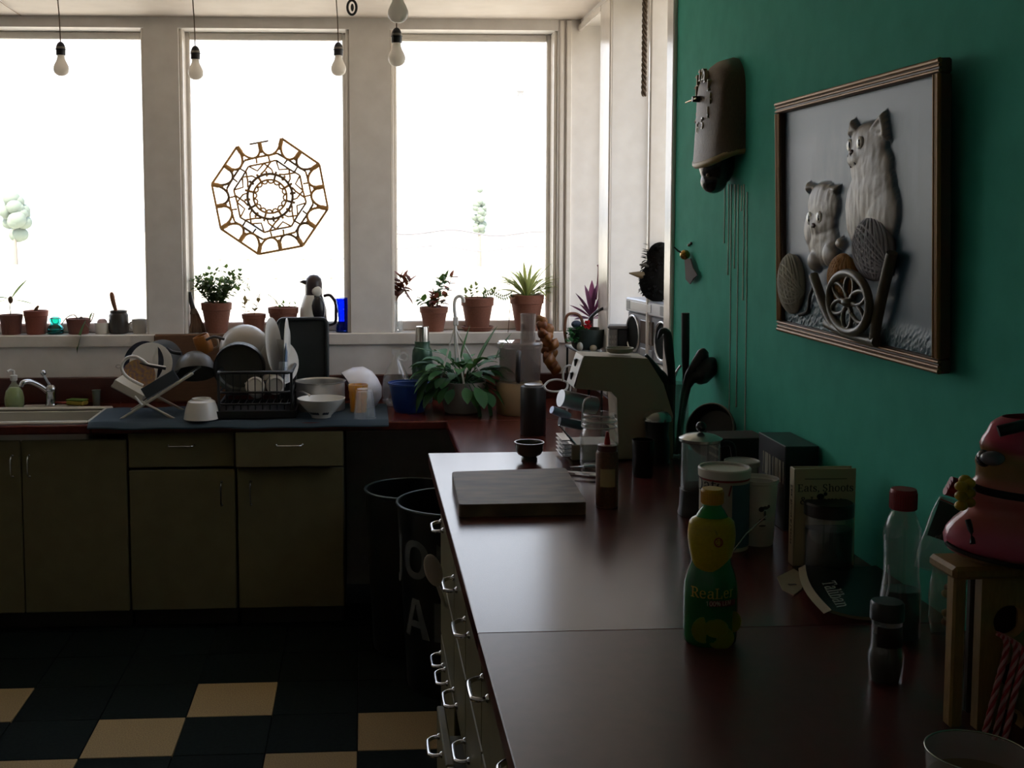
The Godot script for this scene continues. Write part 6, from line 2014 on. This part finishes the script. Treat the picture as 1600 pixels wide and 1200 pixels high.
# ---------------------------------------------------------------- green wall, cans, outside
func build_wall_things() -> void:
	var gold := mt(hx("8a6434"), 0.4, 0.3)
	# framed relief picture, leaning slightly out at the top
	var X := 1.0
	var bl := on_x(1217, 517, X)
	var br := on_x(1470, 583, X)
	var tl := on_x(1217, 163, X)
	var y0 := (bl.y + br.y) / 2
	var W := br.z - bl.z
	var H := tl.y - y0
	var lean := 0.03
	var t := thing("relief_picture", "gilt-framed moulded relief picture of two kittens with yarn balls on the green wall", "picture", V(X + 0.014, y0, (bl.z + br.z) / 2))
	t.transform.basis = Basis(V(0, 0, 1), V(0, 1, 0), V(-1, 0, 0)).rotated(V(0, 0, 1), lean)
	var inv := t.transform.affine_inverse()
	var pp := func(px: float, py: float) -> Vector3:
		# meet the leaning picture plane
		var n := t.transform.basis.z
		var d := ray(px, py)
		var k := (t.position + n * 0.012 - cam_o).dot(n) / d.dot(n)
		var q: Vector3 = inv * (cam_o + d * k)
		return V(q.x, q.y, 0.0)
	var fw := 0.026
	var names_ := [["bottom", V(0, fw / 2, 0), V(W, fw, 0.022)], ["top", V(0, H - fw / 2, 0), V(W, fw, 0.022)], ["left", V(-W / 2 + fw / 2, H / 2, 0), V(fw, H - 2 * fw, 0.022)], ["right", V(W / 2 - fw / 2, H / 2, 0), V(fw, H - 2 * fw, 0.022)]]
	for k in 4:
		var c: Vector3 = names_[k][1] + V(0, 0, 0.006)
		var s: Vector3 = names_[k][2]
		var fr := obj("frame_moulding", MB.new().box(c, s, 0.003), mt(hx("4a3424"), 0.5), t)
		for j in 3:
			var off: float = [-0.009, -0.001, 0.008][j] * (1.0 if k in [0, 2] else -1.0)
			var long: Vector3 = V(s.x / 2, 0, 0) if k < 2 else V(0, s.y / 2, 0)
			var oo: Vector3 = V(0, off, 0.011) if k < 2 else V(off, 0, 0.011)
			obj("gilt_bead", MB.new().tube([c + oo - long, c + oo + long], [0.0045, 0.003, 0.003][j], 8), gold, fr)
	var blobs := []
	var add := func(px: float, py: float, rx: float, ry: float, h: float, tone: int) -> void:
		var c: Vector3 = pp.call(px, py)
		var ex: Vector3 = pp.call(px + rx, py)
		var ey: Vector3 = pp.call(px, py - ry)
		blobs.append([c.x, c.y, absf(ex.x - c.x), absf(ey.y - c.y), h * 0.5, tone])
	for q in [[1353, 230, 31, 40, 0.034, 1], [1360, 300, 36, 66, 0.036, 1], [1358, 262, 34, 42, 0.036, 1], [1282, 348, 22, 30, 0.034, 1], [1372, 330, 30, 62, 0.034, 1], [1340, 330, 22, 60, 0.032, 1], [1341, 248, 17, 18, 0.04, 1],
		[1284, 320, 25, 36, 0.034, 1], [1282, 375, 24, 42, 0.03, 1], [1268, 360, 14, 30, 0.03, 1], [1279, 353, 12, 13, 0.038, 1], [1273, 408, 9, 17, 0.042, 1], [1298, 398, 11, 22, 0.042, 1], [1312, 380, 6, 10, 0.03, 1]]:
		add.call(q[0], q[1], q[2], q[3], q[4], q[5])
	var ears := []
	for q in [[1324, 216, 1330, 184, 1344, 206], [1352, 208, 1380, 171, 1388, 222], [1258, 302, 1260, 284, 1276, 292], [1286, 291, 1310, 289, 1306, 306]]:
		var e := []
		for s in 3:
			var c: Vector3 = pp.call(q[2 * s], q[2 * s + 1])
			e.append(Vector2(c.x, c.y))
		e.append((e[1] - e[0]).cross(e[2] - e[0]))
		ears.append(e)
	var hn := FastNoiseLite.new()
	hn.seed = 4
	hn.frequency = 9.0
	var gl: Vector3 = pp.call(1240, 470)
	var gy: float = gl.y
	var field := func(x: float, y: float) -> Array:
		var h := 0.0
		var cat := 0.0
		for b in blobs:
			var d: float = pow((x - b[0]) / b[2], 2) + pow((y - b[1]) / b[3], 2)
			if d < 1.0:
				var e: float = b[4] * pow(1.0 - d, 0.42)
				h = maxf(h, e) + minf(h, e) * 0.06
				cat = maxf(cat, smoothstep(0.0, 0.2, 1.0 - d))
		for e in ears:
			var q := Vector2(x, y)
			var sgn := 1e9
			for s in 3:
				var a: Vector2 = e[s]
				var b: Vector2 = e[(s + 1) % 3]
				sgn = minf(sgn, (b - a).normalized().cross(q - a) * signf(e[3]))
			if sgn > 0.0:
				h = maxf(h, 0.017 * pow(minf(sgn / 0.012, 1.0), 0.5) - 0.006 * smoothstep(0.006, 0.016, sgn))
				cat = maxf(cat, smoothstep(0.0, 0.003, sgn))
		var ground := smoothstep(0.02, -0.02, y - gy + 0.06 * x)
		h += (0.004 * hn.get_noise_2d(x * 14.0, y * 14.0) + 0.003) * ground * (1.0 - cat)
		h += 0.0012 * hn.get_noise_2d(x * 5.0, y * 1.6) * cat
		return [h, cat, ground]
	var m := MB.new()
	m.smooth()
	var nx := 190
	var ny := 120
	var gw := W - 2 * fw
	var gh := H - 2 * fw
	var pts := []
	var cols := []
	for j in ny + 1:
		for i in nx + 1:
			var x := -gw / 2 + gw * i / nx
			var y := fw + gh * j / ny
			var r: Array = field.call(x, y)
			pts.append(V(x, y, 0.004 + r[0]))
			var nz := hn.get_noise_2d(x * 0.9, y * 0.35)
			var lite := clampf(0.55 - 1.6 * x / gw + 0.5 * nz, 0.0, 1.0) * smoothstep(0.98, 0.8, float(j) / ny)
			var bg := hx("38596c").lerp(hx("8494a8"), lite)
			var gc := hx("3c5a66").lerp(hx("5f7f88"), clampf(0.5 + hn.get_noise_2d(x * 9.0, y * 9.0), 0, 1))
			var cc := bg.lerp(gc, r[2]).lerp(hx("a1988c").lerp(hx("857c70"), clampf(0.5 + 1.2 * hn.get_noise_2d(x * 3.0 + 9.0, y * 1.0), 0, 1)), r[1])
			cols.append(cc.srgb_to_linear())
	for j in ny:
		for i in nx:
			var a := j * (nx + 1) + i
			for ix in [a, a + nx + 2, a + 1, a, a + nx + 1, a + nx + 2]:
				m.col = cols[ix]
				m.v(pts[ix])
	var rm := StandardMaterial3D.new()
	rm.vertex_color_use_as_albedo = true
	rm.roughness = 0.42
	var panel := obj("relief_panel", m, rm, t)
	# glass eyes
	for q in [[1331, 227, 5.0, 9], [1350.5, 223, 5.2, 9], [1270, 341, 4.6, 8], [1286, 339.5, 4.4, 8]]:
		var c: Vector3 = pp.call(q[0], q[1])
		var ex: Vector3 = pp.call(q[0] + q[2], q[1])
		var h: float = field.call(c.x, c.y)[0]
		c.z = h + 0.004
		var rx := absf(ex.x - c.x)
		var eye := obj("eye", MB.new().ball(c, V(rx, rx * 0.85, 0.004), 14, 8), mt(hx("e8e8de"), 0.15), panel)
		obj("pupil", MB.new().ball(c + V(rx * 0.25, 0, 0.002), V(rx * 0.34, rx * 0.5, 0.003), 10, 6), mt(hx("0d0d0d"), 0.15), panel)
	for q in [[[1331, 243], [1334, 262]], [[1336, 240], [1345, 256]]]:
		var a: Vector3 = pp.call(q[0][0], q[0][1])
		var b: Vector3 = pp.call(q[1][0], q[1][1])
		a.z = field.call(a.x, a.y)[0] + 0.004
		b.z = field.call(b.x, b.y)[0] + 0.004
		obj("mouth_crease", MB.new().tube([a, b], 0.002, 6), mt(hx("3c342e"), 0.6), panel)
	for q in [[1337, 238], [1279, 352]]:
		var c: Vector3 = pp.call(q[0], q[1])
		c.z = field.call(c.x, c.y)[0] + 0.004
		obj("nose", MB.new().ball(c, V(0.012, 0.006, 0.004), 10, 6), mt(hx("5c3c34"), 0.4), panel)
	# yarn balls
	for q in [[1238, 443, 17, 46, "97937f", 0.4], [1319, 436, 19, 38, "a06a2a", -0.2], [1366, 388, 30, 49, "8f8e92", 0.1]]:
		var c: Vector3 = pp.call(q[0], q[1])
		var rx: float = absf(pp.call(q[0] + q[2], q[1]).x - c.x)
		var ry: float = absf(pp.call(q[0], q[1] - q[3]).y - c.y)
		c.z = 0.012
		var ym := mt(hx(q[4]), 0.75)
		var y := obj("yarn_ball", MB.new().ball(c, V(rx, ry, 0.022), 24, 16), ym, t)
		var wm := MB.new()
		for k in 26:
			var an: float = q[5] + (0.0 if k < 18 else 0.9) + 0.05 * sin(k * 3.0)
			var f: float = lerpf(-0.92, 0.92, (k % 18) / 17.0)
			if k >= 18:
				f = lerpf(-0.6, 0.6, (k - 18) / 7.0)
			var line := []
			for s in 17:
				var th := PI * s / 16.0
				var p2 := Vector2(f * sin(th), cos(th)).rotated(an)
				var zz := sqrt(maxf(0.0, 1.0 - p2.length_squared()))
				line.append(c + V(p2.x * rx, p2.y * ry, zz * 0.0232))
			wm.tube(line, 0.0034, 5)
		obj("yarn_winding", wm, mt(hx(q[4]).lightened(0.12), 0.75), y).set_meta("kind", "stuff")
	# spinning wheel
	var wc: Vector3 = pp.call(1344, 472)
	wc.z = 0.036
	var rx: float = absf(pp.call(1377, 472).x - wc.x)
	var ry: float = absf(pp.call(1344, 426).y - wc.y)
	var bron := mt(hx("5f5a48"), 0.4)
	var wh := obj("wheel", MB.new().tube(ring(wc, V(rx, 0, 0), V(0, ry, 0), 40), 0.009, 8, true), bron, t)
	for k in 6:
		var an := TAU * k / 6 + 0.4
		var d := V(cos(an) * rx, sin(an) * ry, 0)
		var s := V(-sin(an) * rx, cos(an) * ry, 0)
		obj("petal_loop", MB.new().tube(ring(wc + d * 0.52, d * 0.4, s * 0.22, 18), 0.0045, 6, true), bron, wh)
	obj("hub", MB.new().ball(wc, V(rx * 0.2, ry * 0.17, 0.014), 14, 8), bron, wh)
	for q in [[[1402, 395], [1391, 440], [1378, 500], [1374, 530]], [[1278, 430], [1292, 470], [1305, 500], [1312, 512]], [[1300, 505], [1330, 520], [1355, 528], [1378, 534]]]:
		var line := []
		for w in q:
			var c: Vector3 = pp.call(w[0], w[1])
			c.z = 0.022
			line.append(c)
		obj("wheel_stand", MB.new().tube(curve(line), 0.011, 8), bron, t)
	var yl := []
	for w in [[1249, 492], [1262, 486], [1266, 462], [1275, 442]]:
		var c: Vector3 = pp.call(w[0], w[1])
		c.z = 0.012
		yl.append(c)
	obj("yarn_thread", MB.new().tube(curve(yl), 0.004, 6), mt(hx("54534c"), 0.7), t)

	# wooden log clock
	var co := on_x(1160, 170, XR)
	t = thing("log_clock", "brown hollowed log wall clock with raised numerals and a dark carved face below", "clock", V(XR, 1.95, 2.33))
	var bark := mott("6e583e", "4c3a28", 0.16, 0.5, 0.05, V(4, 0.6, 4), 0.08)
	var lp := func(an: float, v: float) -> Vector3:
		var dome := pow(1.0 - pow(clampf((v - 0.62) / 0.38, 0, 1), 2.2), 0.5)
		var dep := (0.078 + 0.014 * (1.0 - v)) * dome
		var wid := (0.125 + 0.012 * (1.0 - v)) * (0.12 + 0.88 * dome)
		var c := cos(an)
		var s := sin(an)
		var y: float = v * 0.262 - 0.035 * s * (1.0 - v) * (1.0 if v < 0.5 else 0.0)
		return V(-dep * pow(maxf(s, 0.0), 0.55), y, wid * c * (1.0 + 0.012 * sin(an * 9.0 + v * 5.0)))
	m = MB.new()
	m.sheet(44, 24, func(s, v): return lp.call(PI * (1.0 - s), v))
	m.sheet(44, 8, func(s, v): return lp.call(PI * (1.0 - s), 0.35 * (1.0 - v)) * V(0.82, 1, 0.84))
	obj("log", m, bark, t)
	var rimp := []
	for k in 33:
		var q: Vector3 = lp.call(PI * k / 32.0, 0.0)
		rimp.append(q * V(0.92, 1, 0.93))
	obj("cut_rim", MB.new().tube(rimp, 0.011, 8), mt(hx("a08a5c"), 0.45), t)
	var num := mt(hx("b09a70"), 0.3)
	for k in 12:
		var an := TAU * (k + 1) / 12
		var q := V(0, 0.142 + 0.074 * cos(an), 0.085 * sin(an) - 0.02)
		q.x = -0.084 + 0.25 * q.z * q.z / 0.1
		if q.y > 0.19:
			q.x += (q.y - 0.19) * 0.3
		words("numeral", str(k + 1), 0.042, num, t, Transform3D(Basis(V(0, 0, 1), V(0, 1, 0), V(-1, 0, 0)).rotated(V(0, 1, 0), -q.z * 3.2), q), 0.012, "Droid Serif")
	obj("hand_shaft", MB.new().tube([V(-0.07, 0.15, -0.02), V(-0.104, 0.15, -0.02)], [0.01, 0.008], 10), mt(hx("14110d"), 0.4), t)
	obj("hand", MB.new().tube([V(-0.1, 0.148, -0.1), V(-0.101, 0.15, 0.01)], 0.0022, 6), mt(hx("a89468"), 0.3, 0.6), t)
	obj("hand", MB.new().tube([V(-0.098, 0.148, -0.07), V(-0.099, 0.151, -0.004)], 0.0028, 6), mt(hx("a89468"), 0.3, 0.6), t)
	var dk := mt(hx("15110e"), 0.22)
	m = MB.new()
	m.ball(V(-0.041, -0.025, 0.015), V(0.05, 0.075, 0.06), 18, 12)
	m.ball(V(-0.049, -0.080, 0.015), V(0.036, 0.035, 0.045), 16, 10)
	m.tube([V(-0.053, 0.020, -0.03), V(-0.066, 0.050, -0.045), V(-0.071, 0.080, -0.05)], [0.018, 0.013, 0.004], 10)
	m.tube([V(-0.045, 0.020, 0.06), V(-0.056, 0.040, 0.075), V(-0.060, 0.065, 0.08)], [0.018, 0.013, 0.004], 10)
	var fc := obj("carved_face", m, dk, t)
	for q in [V(-0.078, -0.020, -0.012), V(-0.075, -0.020, 0.05), V(-0.068, -0.055, -0.025), V(-0.064, -0.095, -0.01), V(-0.074, -0.065, 0.045)]:
		obj("bead", MB.new().ball(q, V(0.006, 0.006, 0.006), 10, 7), mt(hx("8a806a"), 0.15, 0.5), fc)
	# pale drips on the wall below the clock
	var wr := get_node("wall_right")
	for q in [[1133, 288, 380], [1139, 288, 430], [1143, 288, 680], [1149, 288, 420], [1154, 288, 640], [1159, 290, 330], [1163, 288, 470], [1168, 300, 690]]:
		var a := on_x(q[0], q[1], XR)
		var b := on_x(q[0] + (q[2] - q[1]) * 0.014, q[2], XR)
		b.z = a.z + (b.z - a.z) * 0.3
		a.x = XR - 0.0006
		b.x = a.x
		obj("paint_drip", MB.new().tube([a, a.lerp(b, 0.4) + V(0, 0, 0.003), a.lerp(b, 0.8), b], [0.0022, 0.0019, 0.0017, 0.0026], 6), mt(hx("c3c9bb"), 0.6), wr)
	# brass hook with a scrap of cloth
	var hp := on_x(1079, 398, XR)
	t = thing("brass_hook", "small brass bell-shaped hook on the green wall below and left of the clock", "hook", hp)
	var br2 := mt(hx("a8843c"), 0.2, 0.8)
	obj("bell", MB.new().ball(V(-0.018, 0, 0), V(0.016, 0.016, 0.018), 16, 10), br2, t)
	obj("arm", MB.new().tube([V(-0.02, 0.002, 0), V(-0.038, 0.012, -0.008), V(-0.05, 0.024, -0.012)], [0.003, 0.003, 0.002], 8), mt(hx("1f1c18"), 0.4), t)
	for k in 2:
		obj("screw", MB.new().ball(V(-0.003, 0.03 + 0.006 * k, -0.01 + 0.024 * k), V(0.005, 0.005, 0.006), 10, 6), mt(hx("8a8c88"), 0.2, 0.8), t)
	t = thing("cloth_scrap", "small grey ragged cloth hanging from the brass hook", "cloth", hp + V(-0.012, -0.008, 0))
	m = MB.new()
	var out := [[-0.02, 0.0], [0.0, -0.004], [0.05, -0.002], [0.08, -0.03], [0.13, -0.05], [0.09, -0.062], [0.05, -0.082], [0.0, -0.07], [-0.01, -0.03]]
	var poly := PackedVector2Array()
	for q in out:
		poly.append(Vector2(q[0], q[1]))
	m.x = Transform3D(Basis(V(0, 0, 1), V(0, 1, 0), V(-1, 0, 0)), Vector3.ZERO)
	m.prism(poly, 0.0, 0.003)
	obj("cloth", m, mott("6f6a66", "55504d", 0.02, 0.9, 0.15), t)

	# rubbish cans in the dark gap
	var can := mt(hx("121514"), 0.4, 0.2)
	for k in 2:
		var c := [V(0.345, 0, 1.24), V(0.19, 0, 0.84)][k] as Vector3
		var hh: float = [0.70, 0.66][k]
		t = thing("rubbish_can", ["black rubbish can with big faded letters, beside the drawer unit", "second dark rubbish can, deep in the gap behind the lettered one"][k], "rubbish can", c, 0.0)
		var r: float = [0.225, 0.19][k]
		obj("can", MB.new().lathe([Vector2(0, 0), Vector2(r * 0.82, 0), Vector2(r * 0.84, 0.01), Vector2(r, hh), Vector2(r - 0.006, hh), Vector2(r * 0.82, 0.02), Vector2(0, 0.02)], 44), can, t)
		obj("rim", MB.new().tube(ring(V(0, hh, 0), V(r, 0, 0), V(0, 0, r), 44), 0.006, 8, true), mt(hx("47504c"), 0.3, 0.5), t)
		if k == 0:
			var lm := mt(hx("4a4c48"), 0.8)
			words("lettering", "JOB", 0.2, lm, t, Transform3D(Basis(Vector3.UP, -0.72), V(sin(-0.72) * r * 0.97, hh * 0.74, cos(-0.72) * r * 0.97)), 0.002, "Droid Sans Bold", r * 0.97)
			words("lettering", "AP", 0.2, lm, t, Transform3D(Basis(Vector3.UP, -0.6), V(sin(-0.6) * r * 0.925, hh * 0.42, cos(-0.6) * r * 0.925)), 0.002, "Droid Sans Bold", r * 0.925)
	# spoon stuck in the drawer seam
	var sa := on_x(694, 944, 0.222)
	t = thing("plastic_spoon", "pale plastic spoon sticking up out of the top drawer seam", "spoon", sa)
	var sb := on_x(684, 914, 0.172) - sa
	obj("handle", MB.new().tube([V(0.012, -0.004, 0.012), V(0, 0, 0), sb * 0.6, sb], 0.005, 8), mt(hx("b5a99a"), 0.4), t)
	var sd := on_x(670, 868, 0.15) - sa
	var sm := MB.new()
	var ax := (sd - sb).normalized()
	var sx := ax.cross(V(0, 0, 1)).normalized()
	sm.x = Transform3D(Basis(sx, ax, sx.cross(ax)), (sb + sd) / 2)
	sm.ball(Vector3.ZERO, V(0.021, (sd - sb).length() * 0.54, 0.008), 18, 12)
	obj("bowl", sm, mt(hx("b5a99a"), 0.4), t)

func far(px: float, py: float, z: float) -> Vector3:
	return on_z(px, py, z)

func build_yard() -> void:
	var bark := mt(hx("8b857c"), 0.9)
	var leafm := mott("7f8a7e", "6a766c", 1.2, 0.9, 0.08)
	var defs := [["broad_tree", "broad pale tree far outside the left window, at the photo's left edge", 24, 395, 302, 24, -60.0, 1.0], ["slender_tree", "slender pale tree far outside the corner window", 749, 352, 288, 11, -55.0, 0.6]]
	for d in defs:
		var b := far(d[2], d[3], d[6])
		b.y = -0.7
		var u := mpp(b)
		var top: float = far(d[2], d[4], d[6]).y - b.y
		var t := thing(d[0], d[1], "tree", b)
		obj("trunk", MB.new().tube([V(0, 0, 0), V(0, top * 0.5, 0)], [4 * u, 2 * u], 10), bark, t)
		var m := MB.new()
		for k in 26:
			var f := rng.randf()
			var r: float = d[5] * u * (0.42 + 0.2 * rng.randf())
			var w: float = d[5] * u * 0.62 * sin(PI * (0.2 + 0.75 * f))
			var a := rng.randf_range(0, TAU)
			m.ball(V(cos(a) * w, top * lerpf(0.42, 0.93, f), sin(a) * w), V(r, r * 0.85, r), 10, 7)
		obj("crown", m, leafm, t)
	for k in 2:
		var b := far([668, 812][k], 400, -38.0)
		b.y = -0.7
		var t := thing("utility_pole", ["faint utility pole outside, in the left third of the corner window", "faint utility pole with a crossarm outside, right side of the corner window"][k], "utility pole", b)
		var h: float = far(668, [120, 92][k], -38.0).y - b.y
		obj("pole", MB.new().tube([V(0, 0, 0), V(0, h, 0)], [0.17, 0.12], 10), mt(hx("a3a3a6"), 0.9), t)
		if k == 1:
			obj("crossarm", MB.new().box(V(-0.4, h - 1.1, 0.16), V(2.4, 0.14, 0.12), 0.01), mt(hx("8f9096"), 0.9), t)
	for k in 2:
		var zz := -9.0 - 8.0 * k
		var e0 := far(588, [364, 388][k], zz)
		var e1 := far(893, [364, 388][k], zz)
		var t := thing("cable_span", ["sagging cable crossing low outside the corner window", "lower faint cable outside the corner window"][k], "cable", V(e0.x, -0.7, zz))
		for e in [e0, e1]:
			obj("post", MB.new().tube([V(e.x - e0.x, 0, 0), V(e.x - e0.x, e.y + 0.75, 0)], 0.04, 8), mt(hx("8f8b84"), 0.9), t)
		var pts := []
		for s in 15:
			pts.append(far(588 + 21.8 * s, [364, 388][k] + 5.0 * sin(s * 0.9 + k) * sin(PI * s / 14.0), zz) - t.position)
		obj("cable", MB.new().tube(curve(pts, 3), 0.012, 5), mt(hx("77757a"), 0.9), t)
	var a := far(300, 404, -26.0)
	var b := far(560, 390, -26.0)
	var f := thing("wire_fence", "faint post and wire fence outside the middle window", "fence", V(a.x, -0.7, -26.0))
	for k in 7:
		obj("post", MB.new().box(V((b.x - a.x) * k / 6.0, 0.75, 0), V(0.07, 1.5, 0.07), 0.01), mt(hx("9a968e"), 0.9), f)
	for k in 2:
		obj("strand", MB.new().tube([V(0, 0.9 + 0.5 * k, 0.04), V(b.x - a.x, 0.9 + 0.5 * k, 0.04)], 0.014, 5), mt(hx("9a968e"), 0.9), f)
